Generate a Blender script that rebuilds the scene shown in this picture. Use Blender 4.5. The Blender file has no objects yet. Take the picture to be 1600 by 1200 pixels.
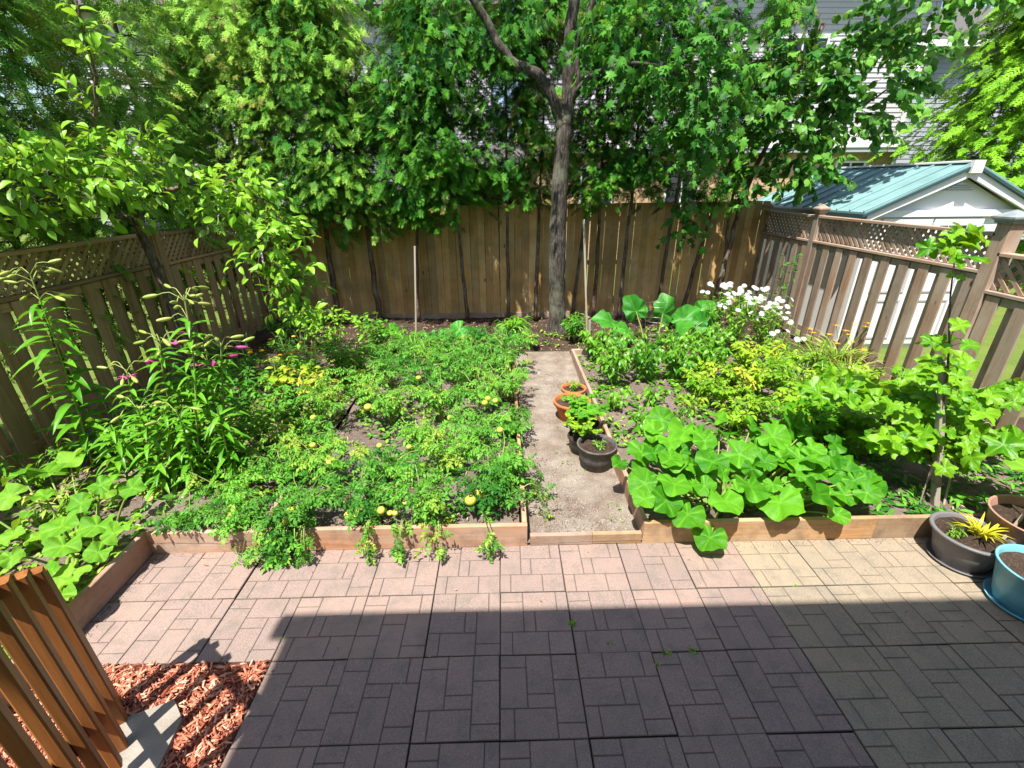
import bpy, math
import numpy as np
from mathutils import Matrix, Vector

# ------------------------------------------------------------------ camera, sky, sun, exposure
scene = bpy.context.scene
COL = scene.collection
cam_data = bpy.data.cameras.new('camera')
cam_data.sensor_width = 36.0
cam_data.lens = 36.0 * 705.67 / 1600.0
cam_data.clip_start = 0.05
cam_data.clip_end = 600.0
cam = bpy.data.objects.new('camera', cam_data)
COL.objects.link(cam)
yaw, pitch, roll = 0.01803, 0.41526, 0.00815
fw = Vector((math.sin(yaw)*math.cos(pitch), math.cos(yaw)*math.cos(pitch), -math.sin(pitch)))
rt = Vector((math.cos(yaw), -math.sin(yaw), 0)); dn = fw.cross(rt)
r2 = rt*math.cos(roll) + dn*math.sin(roll); d2 = dn*math.cos(roll) - rt*math.sin(roll)
cam.matrix_world = Matrix(((r2.x, -d2.x, -fw.x, 0), (r2.y, -d2.y, -fw.y, 0), (r2.z, -d2.z, -fw.z, 2.552), (0, 0, 0, 1)))
scene.camera = cam

SUN_DIR = Vector((0.185, 0.372, -0.910)).normalized()      # the way the light travels
world = bpy.data.worlds.new('World'); scene.world = world; world.use_nodes = True
wn = world.node_tree.nodes; wl = world.node_tree.links
for n in list(wn): wn.remove(n)
sky = wn.new('ShaderNodeTexSky'); sky.sky_type = 'NISHITA'; sky.sun_disc = False
sky.sun_elevation = math.asin(-SUN_DIR.z)
sky.sun_rotation = math.atan2(-SUN_DIR.x, -SUN_DIR.y)
sky.air_density = 1.0; sky.dust_density = 1.5; sky.ozone_density = 1.0
bg = wn.new('ShaderNodeBackground'); bg.inputs['Strength'].default_value = 0.105
wo = wn.new('ShaderNodeOutputWorld')
wl.new(sky.outputs[0], bg.inputs[0]); wl.new(bg.outputs[0], wo.inputs[0])
sun_data = bpy.data.lights.new('sun', 'SUN'); sun_data.energy = 5.0
sun_data.angle = math.radians(0.55); sun_data.color = (1.0, 0.955, 0.87)
sun = bpy.data.objects.new('sun', sun_data); COL.objects.link(sun)
sun.rotation_euler = SUN_DIR.to_track_quat('-Z', 'Y').to_euler()
sun.location = (-4, -8, 20)
scene.view_settings.view_transform = 'Standard'
scene.view_settings.look = 'None'
scene.view_settings.exposure = 1.15
scene.view_settings.gamma = 1.0
scene.cycles.use_denoising = True
scene.cycles.max_bounces = 5
scene.cycles.diffuse_bounces = 3
scene.cycles.glossy_bounces = 2
scene.cycles.transmission_bounces = 3
scene.cycles.transparent_max_bounces = 4
scene.cycles.sample_clamp_indirect = 6.0

# ------------------------------------------------------------------ helpers
RNG = np.random.default_rng(7)
WM = {}                                            # world matrix of every object made here

def norm(a):
    a = np.asarray(a, float)
    return a / np.maximum(np.linalg.norm(a, axis=-1, keepdims=True), 1e-9)

def link(o, parent=None, mat=None):
    COL.objects.link(o)
    M = o.matrix_basis.copy()
    if parent is not None:
        o.parent = parent
        o.matrix_parent_inverse = WM[parent.name].inverted()
    WM[o.name] = M
    return o

def tag(o, label=None, cat=None, group=None, kind=None):
    if label: o['label'] = label
    if cat: o['category'] = cat
    if group: o['group'] = group
    if kind: o['kind'] = kind
    return o

def empty(name, loc, label=None, cat=None, group=None):
    o = bpy.data.objects.new(name, None); o.location = loc; o.empty_display_size = 0.1
    link(o)
    return tag(o, label, cat, group)

class MB:
    """collects vertices and faces, then becomes one mesh"""
    def __init__(s): s.v = []; s.f = []; s.n = 0; s.t = []
    def add(s, V, F, tint=0.5):
        V = np.asarray(V, float).reshape(-1, 3)
        s.v.append(V)
        s.f += [tuple(int(i) + s.n for i in f) for f in F]
        s.t.append(np.full(len(V), tint) if np.isscalar(tint) else np.asarray(tint))
        s.n += len(V); return s
    def box(s, c, d, R=None, tint=0.5):
        x, y, z = [k/2 for k in d]
        V = np.array([(-x,-y,-z),(x,-y,-z),(x,y,-z),(-x,y,-z),(-x,-y,z),(x,-y,z),(x,y,z),(-x,y,z)])
        if R is not None: V = V @ np.asarray(R).T
        return s.add(V + np.asarray(c), [(3,2,1,0),(4,5,6,7),(0,1,5,4),(1,2,6,5),(2,3,7,6),(3,0,4,7)], tint)
    def b2(s, lo, hi, tint=0.5):
        lo = np.array(lo, float); hi = np.array(hi, float)
        return s.box((lo+hi)/2, hi-lo, None, tint)
    def prism(s, poly, d, axis_map, tint=0.5):
        """poly: 2-D outline, d: (lo, hi) along the third axis, axis_map(u, v, w) -> xyz"""
        n = len(poly)
        V = [axis_map(u, v, d[0]) for u, v in poly] + [axis_map(u, v, d[1]) for u, v in poly]
        F = [tuple(range(n))[::-1], tuple(range(n, 2*n))] + [(i, (i+1) % n, n+(i+1) % n, n+i) for i in range(n)]
        return s.add(V, F, tint)
    def tube(s, P, R, n=6, tint=0.5, cap=True):
        P = np.asarray(P, float); m = len(P)
        R = np.full(m, R) if np.isscalar(R) else np.asarray(R, float)
        T = norm(np.gradient(P, axis=0))
        ref = np.array([0.31, 0.9, 0.2]); 
        V = []
        for i in range(m):
            a = np.cross(T[i], ref); a /= max(np.linalg.norm(a), 1e-6); b = np.cross(T[i], a)
            th = np.arange(n)*2*math.pi/n
            V.append(P[i] + R[i]*(np.cos(th)[:, None]*a + np.sin(th)[:, None]*b))
        V = np.concatenate(V)
        F = [(i*n+k, i*n+(k+1) % n, (i+1)*n+(k+1) % n, (i+1)*n+k) for i in range(m-1) for k in range(n)]
        if cap: F += [tuple(range(n))[::-1], tuple((m-1)*n+k for k in range(n))]
        return s.add(V, F, tint)
    def lathe(s, prof, n=24, c=(0, 0, 0), tint=0.5):
        V = []; c = np.asarray(c, float)
        for r, z in prof:
            th = np.arange(n)*2*math.pi/n
            V.append(np.stack([r*np.cos(th), r*np.sin(th), np.full(n, z)], 1) + c)
        F = [(i*n+k, i*n+(k+1) % n, (i+1)*n+(k+1) % n, (i+1)*n+k) for i in range(len(prof)-1) for k in range(n)]
        return s.add(np.concatenate(V), F, tint)
    def mesh(s, name, smooth=False):
        me = bpy.data.meshes.new(name)
        me.from_pydata(np.concatenate(s.v).tolist() if s.v else [], [], s.f)
        a = me.attributes.new('tint', 'FLOAT', 'POINT'); a.data.foreach_set('value', np.concatenate(s.t).astype(np.float32))
        if smooth: me.polygons.foreach_set('use_smooth', np.ones(len(me.polygons), bool))
        me.update(); return me
    def build(s, name, mat, parent=None, smooth=False, loc=(0, 0, 0)):
        """verts are world coordinates; loc moves the origin there"""
        if any(loc):
            s.v = [v - np.asarray(loc, float) for v in s.v]
        return mobj(name, s.mesh(name, smooth), mat, parent, Matrix.Translation(loc))

def mobj(name, me, mat, parent=None, M=None):
    o = bpy.data.objects.new(name, me)
    if mat is not None:
        if len(me.materials) == 0: me.materials.append(mat)
        if me.materials[0] is not mat:
            o.material_slots[0].link = 'OBJECT'; o.material_slots[0].material = mat
    if M is not None: o.matrix_basis = M
    return link(o, parent)

def np_mesh(name, V, F, tint, smooth=False):
    """V (n,3), F (m,k) all the same k"""
    me = bpy.data.meshes.new(name)
    V = np.ascontiguousarray(V, np.float32); F = np.ascontiguousarray(F, np.int32)
    me.vertices.add(len(V)); me.vertices.foreach_set('co', V.ravel())
    m, k = F.shape
    me.loops.add(m*k); me.loops.foreach_set('vertex_index', F.ravel())
    me.polygons.add(m); me.polygons.foreach_set('loop_start', np.arange(0, m*k, k, dtype=np.int32))
    me.update(calc_edges=True)
    if smooth: me.polygons.foreach_set('use_smooth', np.ones(m, bool))
    a = me.attributes.new('tint', 'FLOAT', 'POINT'); a.data.foreach_set('value', np.ascontiguousarray(tint, np.float32))
    return me

def frames(a, n):
    """leaf frames: local +Y along a, local +Z near n -> (N,3,3) column matrices"""
    y = norm(a); x = norm(np.cross(y, n)); z = np.cross(x, y)
    return np.stack([x, y, z], -1)

class Leaves:
    """many small copies of one leaf template, merged into one mesh"""
    def __init__(s, tmpl): s.V, s.F, s.T = tmpl; s.P = []; s.M = []; s.S = []; s.C = []
    def put(s, P, A, N, S, C=None):
        P = np.atleast_2d(P); n = len(P)
        s.P.append(P); s.M.append(frames(np.broadcast_to(A, (n, 3)), np.broadcast_to(N, (n, 3))))
        s.S.append(np.broadcast_to(np.asarray(S, float), (n,)))
        s.C.append(np.broadcast_to(np.asarray(0.5 if C is None else C, float), (n,)))
    def build(s, name, mat, parent, smooth=False, kind='stuff'):
        if not s.P: return None
        P = np.concatenate(s.P); M = np.concatenate(s.M); S = np.concatenate(s.S); C = np.concatenate(s.C)
        V = np.einsum('nij,vj->nvi', M, s.V)*S[:, None, None] + P[:, None, :]
        N, nv = len(P), len(s.V)
        F = (s.F[None] + (np.arange(N)*nv)[:, None, None]).reshape(-1, s.F.shape[1])
        tint = np.clip(C[:, None] + s.T[None], 0, 1).ravel()
        base = np.array(WM[parent.name].translation) if parent is not None else P.mean(0)
        me = np_mesh(name, V.reshape(-1, 3) - base, F, tint, smooth)
        o = mobj(name, me, mat, parent, Matrix.Translation(base))
        if kind: o['kind'] = kind
        return o

_noise = [(RNG.normal(size=3), RNG.uniform(0, 6.28)) for _ in range(24)]
def wob(P, f=1.0):
    """smooth pseudo noise of points, about -1..1"""
    P = np.asarray(P, float); r = 0
    for i, (k, ph) in enumerate(_noise):
        r = r + np.sin((P*f*(1+0.35*(i % 5))) @ k + ph)
    return r/4.5

# ------------------------------------------------------------------ planks
_plank = {}
def plank_mesh(L, w, t, ch):
    key = (round(L, 2), round(w, 3), round(t, 3))
    if key not in _plank:
        a, b = w/2, t/2; c = min(ch, b*0.6)
        pr = [(-a+c,-b),(a-c,-b),(a,-b+c),(a,b-c),(a-c,b),(-a+c,b),(-a,b-c),(-a,-b+c)]
        m = MB(); m.prism(pr, (0, L), lambda u, v, w_: (u, v, w_)); _plank[key] = m.mesh('plank')
    return _plank[key]

def plank(name, p0, p1, w, t, wdir, mat, parent=None, ch=0.004):
    p0 = Vector(p0); p1 = Vector(p1); z = (p1-p0); L = z.length; z.normalize()
    x = Vector(wdir); x = (x - z*x.dot(z)).normalized(); y = z.cross(x)
    M = Matrix(((x.x,y.x,z.x,p0.x),(x.y,y.y,z.y,p0.y),(x.z,y.z,z.z,p0.z),(0,0,0,1)))
    return mobj(name, plank_mesh(L, w, t, ch), mat, parent, M)

# ------------------------------------------------------------------ materials
MATS = {}
def newmat(name):
    m = bpy.data.materials.new(name); m.use_nodes = True
    nt = m.node_tree
    for n in list(nt.nodes): nt.nodes.remove(n)
    out = nt.nodes.new('ShaderNodeOutputMaterial')
    MATS[name] = m
    return m, nt, nt.nodes, nt.links, out

def N_(nt, typ, **kw):
    n = nt.nodes.new(typ)
    for k, v in kw.items():
        if k.startswith('i_'):
            key = k[2:]
            n.inputs[int(key) if key.isdigit() else key.replace('_', ' ')].default_value = v
        else: setattr(n, k, v)
    return n

def mixc(nt, a, b, fac, mode='MIX'):
    n = nt.nodes.new('ShaderNodeMix'); n.data_type = 'RGBA'; n.blend_type = mode
    for s, v in ((0, fac), (6, a), (7, b)):
        if hasattr(v, 'is_output'): nt.links.new(v, n.inputs[s])
        elif s == 0: n.inputs[s].default_value = v
        else: n.inputs[s].default_value = (*v, 1) if len(v) == 3 else v
    return n.outputs[2]

def ramp(nt, src, stops):
    n = nt.nodes.new('ShaderNodeValToRGB'); e = n.color_ramp.elements
    while len(e) < len(stops): e.new(0.5)
    for el, (p, c) in zip(e, stops): el.position = p; el.color = (*c, 1) if len(c) == 3 else c
    nt.links.new(src, n.inputs[0]); return n.outputs[0]

def mth(nt, op, a, b=None, c=None, clamp=False):
    n = nt.nodes.new('ShaderNodeMath'); n.operation = op; n.use_clamp = clamp
    for i, v in enumerate((a, b, c)):
        if v is None: continue
        if hasattr(v, 'is_output'): nt.links.new(v, n.inputs[i])
        else: n.inputs[i].default_value = v
    return n.outputs[0]

def noise(nt, scale, detail=4, rough=0.55, vec=None, w=None):
    n = nt.nodes.new('ShaderNodeTexNoise'); n.inputs['Scale'].default_value = scale
    n.inputs['Detail'].default_value = detail; n.inputs['Roughness'].default_value = rough
    if w is not None:
        n.noise_dimensions = '4D'; nt.links.new(w, n.inputs['W'])
    if vec is not None: nt.links.new(vec, n.inputs['Vector'])
    return n.outputs['Fac']

def bump(nt, h, strength, dist=0.01):
    n = nt.nodes.new('ShaderNodeBump'); n.inputs['Strength'].default_value = strength; n.inputs['Distance'].default_value = dist
    nt.links.new(h, n.inputs['Height']); return n.outputs[0]

def principled(nt, col, rough=0.7, spec=0.3, nrm=None, metal=0.0):
    p = nt.nodes.new('ShaderNodeBsdfPrincipled')
    if hasattr(col, 'is_output'): nt.links.new(col, p.inputs['Base Color'])
    else: p.inputs['Base Color'].default_value = (*col, 1)
    if hasattr(rough, 'is_output'): nt.links.new(rough, p.inputs['Roughness'])
    else: p.inputs['Roughness'].default_value = rough
    p.inputs['Specular IOR Level'].default_value = spec; p.inputs['Metallic'].default_value = metal
    if nrm is not None: nt.links.new(nrm, p.inputs['Normal'])
    return p

def leafmat(name, dark, light, trans=0.35, rough=0.42, spec=0.4, tcol=None, dry=None, nscale=9.0, bmp=0.0):
    """dark/light: reflectance range; leaves also let light through"""
    if 'leaf' in name: spec *= .6; dark = (dark[0]*.9, dark[1], dark[2]*.6); light = (light[0]*.88, light[1], light[2]*.6)
    m, nt, nd, lk, out = newmat(name)
    at = N_(nt, 'ShaderNodeAttribute', attribute_name='tint')
    oi = nd.new('ShaderNodeObjectInfo'); geo = nd.new('ShaderNodeNewGeometry')
    nz = noise(nt, nscale, 3, 0.6, geo.outputs['Position'])
    v = mth(nt, 'ADD', at.outputs['Fac'], mth(nt, 'MULTIPLY', mth(nt, 'SUBTRACT', oi.outputs['Random'], 0.5), 0.55))
    v = mth(nt, 'ADD', v, mth(nt, 'MULTIPLY', mth(nt, 'SUBTRACT', nz, 0.5), 0.7), clamp=True)
    st = [(0.1, dark), (0.85, light)]
    if dry: st = [(0.1, dark), (0.72, light), (0.97, dry)]
    c = ramp(nt, v, st)
    hs = nd.new('ShaderNodeHueSaturation'); hs.inputs['Value'].default_value = 0.85; hs.inputs['Saturation'].default_value = 0.8; lk.new(c, hs.inputs['Color'])
    c2 = mixc(nt, c, hs.outputs[0], geo.outputs['Backfacing'])
    p = principled(nt, c2, rough, spec, bump(nt, noise(nt, 70.0, 3, 0.6, geo.outputs['Position']), bmp, 0.01) if bmp else None)
    tr = nd.new('ShaderNodeBsdfTranslucent')
    tc = mixc(nt, c, tcol or (0.30, 0.42, 0.02), 0.55)
    lk.new(tc, tr.inputs['Color'])
    mx = nd.new('ShaderNodeMixShader'); mx.inputs[0].default_value = trans
    lk.new(p.outputs[0], mx.inputs[1]); lk.new(tr.outputs[0], mx.inputs[2]); lk.new(mx.outputs[0], out.inputs[0])
    return m

def woodmat(name, base, dark, grey=None, grain=1.0, green=0.0, rough=0.75, wear=0.5, stain=0.0):
    m, nt, nd, lk, out = newmat(name)
    tc = nd.new('ShaderNodeTexCoord'); oi = nd.new('ShaderNodeObjectInfo'); geo = nd.new('ShaderNodeNewGeometry')
    mp = nd.new('ShaderNodeMapping'); mp.inputs['Scale'].default_value = (55, 55, 2.2); lk.new(tc.outputs['Object'], mp.inputs['Vector'])
    w = mth(nt, 'MULTIPLY', oi.outputs['Random'], 60.0)
    g = noise(nt, 1.0, 5, 0.65, mp.outputs[0], w)
    mp2 = nd.new('ShaderNodeMapping'); mp2.inputs['Scale'].default_value = (6, 6, 1.3); lk.new(tc.outputs['Object'], mp2.inputs['Vector'])
    b = noise(nt, 1.0, 4, 0.6, mp2.outputs[0], w)
    c = ramp(nt, g, [(0.3, dark), (0.62, base)])
    if grey: c = mixc(nt, c, grey, ramp(nt, b, [(0.5-0.25*wear, (0,0,0)), (0.5+0.18, (1,1,1))]))
    if green:
        gz = noise(nt, 1.6, 3, 0.6, geo.outputs['Position'])
        c = mixc(nt, c, (0.09, 0.085, 0.02), mth(nt, 'MULTIPLY', ramp(nt, gz, [(0.45, (0,0,0)), (0.65, (1,1,1))]), green))
    if stain:
        sz = noise(nt, 5.0, 6, 0.7, geo.outputs['Position'])
        c = mixc(nt, c, (0.12, 0.085, 0.06), mth(nt, 'MULTIPLY', ramp(nt, sz, [(0.48, (0,0,0)), (0.68, (1,1,1))]), stain))
    # knots
    vo = nd.new('ShaderNodeTexVoronoi'); vo.inputs['Scale'].default_value = 1.0; vo.voronoi_dimensions = '4D'
    mp3 = nd.new('ShaderNodeMapping'); mp3.inputs['Scale'].default_value = (7, 7, 3.0); lk.new(tc.outputs['Object'], mp3.inputs['Vector'])
    lk.new(mp3.outputs[0], vo.inputs['Vector']); lk.new(w, vo.inputs['W'])
    c = mixc(nt, (dark[0]*0.4, dark[1]*0.35, dark[2]*0.3), c, ramp(nt, vo.outputs['Distance'], [(0.07, (0,0,0)), (0.16, (1,1,1))]))
    hs = nd.new('ShaderNodeHueSaturation'); lk.new(c, hs.inputs['Color'])
    lk.new(mth(nt, 'MULTIPLY_ADD', oi.outputs['Random'], 0.5, 0.78), hs.inputs['Value'])
    p = principled(nt, hs.outputs[0], rough, 0.25, bump(nt, g, 0.35*grain, 0.004))
    lk.new(p.outputs[0], out.inputs[0]); return m

def plainmat(name, col, rough=0.6, spec=0.3, var=0.12, scale=6.0, bmp=0.0, metal=0.0, col2=None):
    m, nt, nd, lk, out = newmat(name)
    geo = nd.new('ShaderNodeNewGeometry'); oi = nd.new('ShaderNodeObjectInfo')
    n = noise(nt, scale, 5, 0.6, geo.outputs['Position'])
    d = col2 or tuple(k*(1-2.2*var) for k in col)
    c = ramp(nt, n, [(0.32, d), (0.68, col)])
    p = principled(nt, c, rough, spec, bump(nt, noise(nt, scale*12, 3, 0.6, geo.outputs['Position']), bmp, 0.01) if bmp else None, metal)
    lk.new(p.outputs[0], out.inputs[0]); return m

def pavermat(name, a, b, speck):
    m, nt, nd, lk, out = newmat(name)
    geo = nd.new('ShaderNodeNewGeometry'); oi = nd.new('ShaderNodeObjectInfo'); P = geo.outputs['Position']
    big = noise(nt, 2.6, 5, 0.65, P); fine = noise(nt, 170.0, 2, 0.6, P); mid = noise(nt, 7.0, 6, 0.7, P)
    c = mixc(nt, a, b, ramp(nt, mth(nt, 'ADD', mth(nt, 'MULTIPLY', big, 0.75), mth(nt, 'MULTIPLY', oi.outputs['Random'], 0.25)), [(0.35, (0,0,0)), (0.7, (1,1,1))]))
    c = mixc(nt, c, speck, mth(nt, 'MULTIPLY', ramp(nt, fine, [(0.5, (0,0,0)), (0.66, (1,1,1))]), 0.6))
    c = mixc(nt, c, (0.10, 0.095, 0.085), mth(nt, 'MULTIPLY', ramp(nt, fine, [(0.30, (1,1,1)), (0.43, (0,0,0))]), 0.55))
    c = mixc(nt, c, (0.12, 0.12, 0.10), mth(nt, 'MULTIPLY', ramp(nt, mid, [(0.48, (0,0,0)), (0.7, (1,1,1))]), 0.5))
    at = N_(nt, 'ShaderNodeAttribute', attribute_name='tint')
    c = mixc(nt, (0.045, 0.04, 0.032), c, at.outputs['Fac'])
    p = principled(nt, c, 0.9, 0.15, bump(nt, fine, 0.55, 0.004))
    lk.new(p.outputs[0], out.inputs[0]); return m

def soilmat(name, a, b, speck, sc=1.0, pale=0.0):
    m, nt, nd, lk, out = newmat(name)
    P = nd.new('ShaderNodeNewGeometry').outputs['Position']
    big = noise(nt, 2.2*sc, 5, 0.65, P); f = noise(nt, 60*sc, 4, 0.7, P); ff = noise(nt, 140*sc, 2, 0.6, P)
    c = mixc(nt, a, b, ramp(nt, big, [(0.36, (0,0,0)), (0.64, (1,1,1))]))
    c = mixc(nt, c, speck, mth(nt, 'MULTIPLY', ramp(nt, f, [(0.52, (0,0,0)), (0.66, (1,1,1))]), 0.55+pale))
    c = mixc(nt, c, tuple(k*0.35 for k in a), mth(nt, 'MULTIPLY', ramp(nt, ff, [(0.32, (1,1,1)), (0.46, (0,0,0))]), 0.6))
    p = principled(nt, c, 0.95, 0.1, bump(nt, mth(nt, 'ADD', f, mth(nt, 'MULTIPLY', ff, 0.5)), 0.9, 0.02))
    lk.new(p.outputs[0], out.inputs[0]); return m

def barkmat(name, a, b, lich=None):
    m, nt, nd, lk, out = newmat(name)
    geo = nd.new('ShaderNodeNewGeometry')
    mp = nd.new('ShaderNodeMapping'); mp.inputs['Scale'].default_value = (38, 38, 7); lk.new(geo.outputs['Position'], mp.inputs['Vector'])
    n = noise(nt, 1.0, 6, 0.7, mp.outputs[0]); g = noise(nt, 3.0, 4, 0.6, geo.outputs['Position'])
    c = ramp(nt, n, [(0.34, tuple(k*0.35 for k in a)), (0.5, a), (0.7, b)])
    if lich: c = mixc(nt, c, lich, mth(nt, 'MULTIPLY', ramp(nt, g, [(0.52, (0,0,0)), (0.66, (1,1,1))]), 0.7))
    p = principled(nt, c, 0.9, 0.12, bump(nt, n, 1.0, 0.025))
    lk.new(p.outputs[0], out.inputs[0]); return m

pavermat('paver_pink', (0.28, 0.198, 0.165), (0.215, 0.16, 0.143), (0.36, 0.28, 0.25))
pavermat('paver_buff', (0.285, 0.226, 0.16), (0.235, 0.19, 0.145), (0.365, 0.31, 0.235))
soilmat('soil', (0.14, 0.105, 0.088), (0.23, 0.18, 0.155), (0.34, 0.28, 0.24))
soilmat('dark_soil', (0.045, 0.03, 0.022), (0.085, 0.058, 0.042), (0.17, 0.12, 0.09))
soilmat('gravel', (0.34, 0.29, 0.24), (0.17, 0.12, 0.09), (0.48, 0.44, 0.39), 1.3, 0.0)
soilmat('joint_dirt', (0.07, 0.06, 0.045), (0.09, 0.085, 0.05), (0.15, 0.13, 0.09))
soilmat('grass_ground', (0.10, 0.17, 0.03), (0.15, 0.19, 0.04), (0.22, 0.24, 0.07), 0.8)
woodmat('bed_timber', (0.44, 0.255, 0.12), (0.28, 0.14, 0.06), (0.40, 0.29, 0.19), wear=0.5, stain=0.55)
woodmat('bed_timber_red', (0.40, 0.21, 0.12), (0.27, 0.13, 0.07), (0.37, 0.275, 0.215), wear=0.5, stain=0.55)
woodmat('weathered', (0.38, 0.235, 0.155), (0.16, 0.08, 0.05), (0.36, 0.29, 0.235), green=0.1, wear=0.7, stain=0.3)
woodmat('weathered_green', (0.44, 0.25, 0.12), (0.19, 0.09, 0.04), (0.40, 0.26, 0.145), green=0.2, wear=0.5)
woodmat('cedar_board', (0.66, 0.375, 0.115), (0.44, 0.225, 0.06), (0.50, 0.37, 0.20), green=0.35, wear=0.8, stain=0.25)
woodmat('rail_stain', (0.27, 0.105, 0.03), (0.17, 0.06, 0.016), None, wear=0, rough=0.5)
woodmat('stake_wood', (0.34, 0.27, 0.19), (0.22, 0.17, 0.12), (0.36, 0.33, 0.28))
woodmat('dark_siding', (0.13, 0.075, 0.05), (0.07, 0.04, 0.03), (0.12, 0.09, 0.075))
barkmat('maple_bark', (0.07, 0.06, 0.05), (0.17, 0.15, 0.125), (0.18, 0.18, 0.13))
barkmat('cedar_bark', (0.13, 0.085, 0.06), (0.27, 0.205, 0.155), (0.24, 0.235, 0.18))
barkmat('plum_bark', (0.15, 0.11, 0.085), (0.36, 0.29, 0.23))
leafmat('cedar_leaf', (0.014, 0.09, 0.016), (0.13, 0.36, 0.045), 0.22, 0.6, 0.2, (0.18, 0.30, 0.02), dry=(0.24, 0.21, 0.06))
leafmat('cedar_leaf_sunny', (0.045, 0.18, 0.03), (0.36, 0.6, 0.12), 0.25, 0.6, 0.2, (0.25, 0.34, 0.02), dry=(0.27, 0.25, 0.06))  # brighter copy of cedar_leaf, sunlight put into its colour
leafmat('gold_cedar_leaf', (0.035, 0.16, 0.012), (0.235, 0.46, 0.04), 0.25, 0.6, 0.2)
leafmat('maple_leaf', (0.02, 0.12, 0.025), (0.12, 0.33, 0.055), 0.40, 0.48, 0.3, (0.20, 0.40, 0.03))
leafmat('linden_leaf', (0.03, 0.15, 0.03), (0.19, 0.4, 0.085), 0.38, 0.45, 0.35, (0.22, 0.40, 0.04))
leafmat('plum_leaf', (0.05, 0.22, 0.016), (0.3, 0.53, 0.06), 0.38, 0.38, 0.45, (0.35, 0.50, 0.02))
leafmat('tomato_leaf', (0.022, 0.13, 0.02), (0.16, 0.4, 0.06), 0.30, 0.5, 0.35, (0.24, 0.40, 0.03), dry=(0.30, 0.40, 0.05))
leafmat('pepper_leaf', (0.03, 0.17, 0.016), (0.2, 0.43, 0.05), 0.35, 0.32, 0.5, (0.30, 0.45, 0.02))
leafmat('bean_leaf', (0.06, 0.21, 0.014), (0.34, 0.5, 0.045), 0.38, 0.45, 0.35, (0.45, 0.55, 0.02), dry=(0.50, 0.44, 0.06))
leafmat('squash_leaf', (0.03, 0.17, 0.008), (0.15, 0.4, 0.03), 0.36, 0.45, 0.4, (0.30, 0.52, 0.02), nscale=14, bmp=0.55)
leafmat('pale_squash_leaf', (0.08, 0.26, 0.02), (0.27, 0.47, 0.07), 0.36, 0.5, 0.35, (0.40, 0.55, 0.03), nscale=14, bmp=0.55)
leafmat('grape_leaf', (0.04, 0.2, 0.008), (0.26, 0.47, 0.035), 0.42, 0.36, 0.5, (0.42, 0.60, 0.02), nscale=12, bmp=0.3)
leafmat('rhubarb_leaf', (0.016, 0.15, 0.02), (0.1, 0.35, 0.06), 0.32, 0.33, 0.5, (0.2, 0.45, 0.04), nscale=14, bmp=0.55)
leafmat('lily_leaf', (0.03, 0.17, 0.014), (0.18, 0.41, 0.045), 0.32, 0.36, 0.5, (0.30, 0.48, 0.02))
leafmat('blade_leaf', (0.07, 0.18, 0.02), (0.28, 0.40, 0.06), 0.3, 0.45, 0.4, dry=(0.45, 0.40, 0.12))
leafmat('onion_leaf', (0.05, 0.16, 0.05), (0.15, 0.30, 0.10), 0.2, 0.4, 0.4)
leafmat('weed_leaf', (0.05, 0.19, 0.014), (0.25, 0.43, 0.05), 0.3, 0.5, 0.3, dry=(0.42, 0.38, 0.12))
leafmat('marigold_leaf', (0.025, 0.13, 0.02), (0.12, 0.32, 0.05), 0.25, 0.5, 0.3)
leafmat('yellow_leaf', (0.40, 0.42, 0.04), (0.62, 0.50, 0.05), 0.3, 0.4, 0.4, (0.6, 0.5, 0.02))
leafmat('bud', (0.22, 0.33, 0.05), (0.46, 0.48, 0.13), 0.2, 0.4, 0.4)
leafmat('petal_pink', (0.42, 0.03, 0.20), (0.62, 0.10, 0.34), 0.25, 0.5, 0.3, (0.7, 0.05, 0.3))
leafmat('petal_white', (0.70, 0.71, 0.66), (0.82, 0.82, 0.80), 0.25, 0.6, 0.2, (0.75, 0.75, 0.65))
leafmat('petal_orange', (0.75, 0.28, 0.01), (0.85, 0.48, 0.02), 0.25, 0.5, 0.3, (0.8, 0.4, 0.02))
leafmat('stem_green', (0.10, 0.19, 0.03), (0.32, 0.38, 0.10), 0.1, 0.5, 0.4)
leafmat('tomato_fruit', (0.38, 0.44, 0.05), (0.6, 0.58, 0.09), 0.12, 0.22, 0.5, (0.6, 0.6, 0.1))
leafmat('wood_chip', (0.24, 0.062, 0.034), (0.54, 0.20, 0.12), 0.0, 0.8, 0.2, dry=(0.66, 0.40, 0.28))
leafmat('litter', (0.16, 0.10, 0.06), (0.45, 0.35, 0.20), 0.05, 0.85, 0.1)
plainmat('terracotta', (0.52, 0.17, 0.06), 0.85, 0.15, 0.14, 12, 0.15)
plainmat('black_plastic', (0.035, 0.033, 0.032), 0.45, 0.4, 0.1, 8)
plainmat('dusty_plastic', (0.13, 0.12, 0.11), 0.75, 0.25, 0.25, 20)
plainmat('grey_plastic', (0.16, 0.155, 0.16), 0.42, 0.45, 0.09, 9, 0.06)
plainmat('blue_plastic', (0.16, 0.42, 0.52), 0.38, 0.45, 0.09, 9, 0.06)
plainmat('tan_plastic', (0.38, 0.215, 0.165), 0.5, 0.4, 0.09, 9, 0.06)
plainmat('concrete', (0.30, 0.265, 0.225), 0.92, 0.15, 0.1, 9, 0.5)
plainmat('white_paint', (0.74, 0.735, 0.74), 0.5, 0.3, 0.03, 2)
plainmat('siding_white', (0.46, 0.435, 0.475), 0.6, 0.25, 0.04, 1.5)
plainmat('siding_grey', (0.36, 0.37, 0.43), 0.6, 0.25, 0.05, 1.5)
plainmat('green_roof', (0.19, 0.335, 0.335), 0.42, 0.45, 0.12, 2.5)
plainmat('roof_edge', (0.035, 0.07, 0.075), 0.5, 0.4, 0.05, 2)
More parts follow.
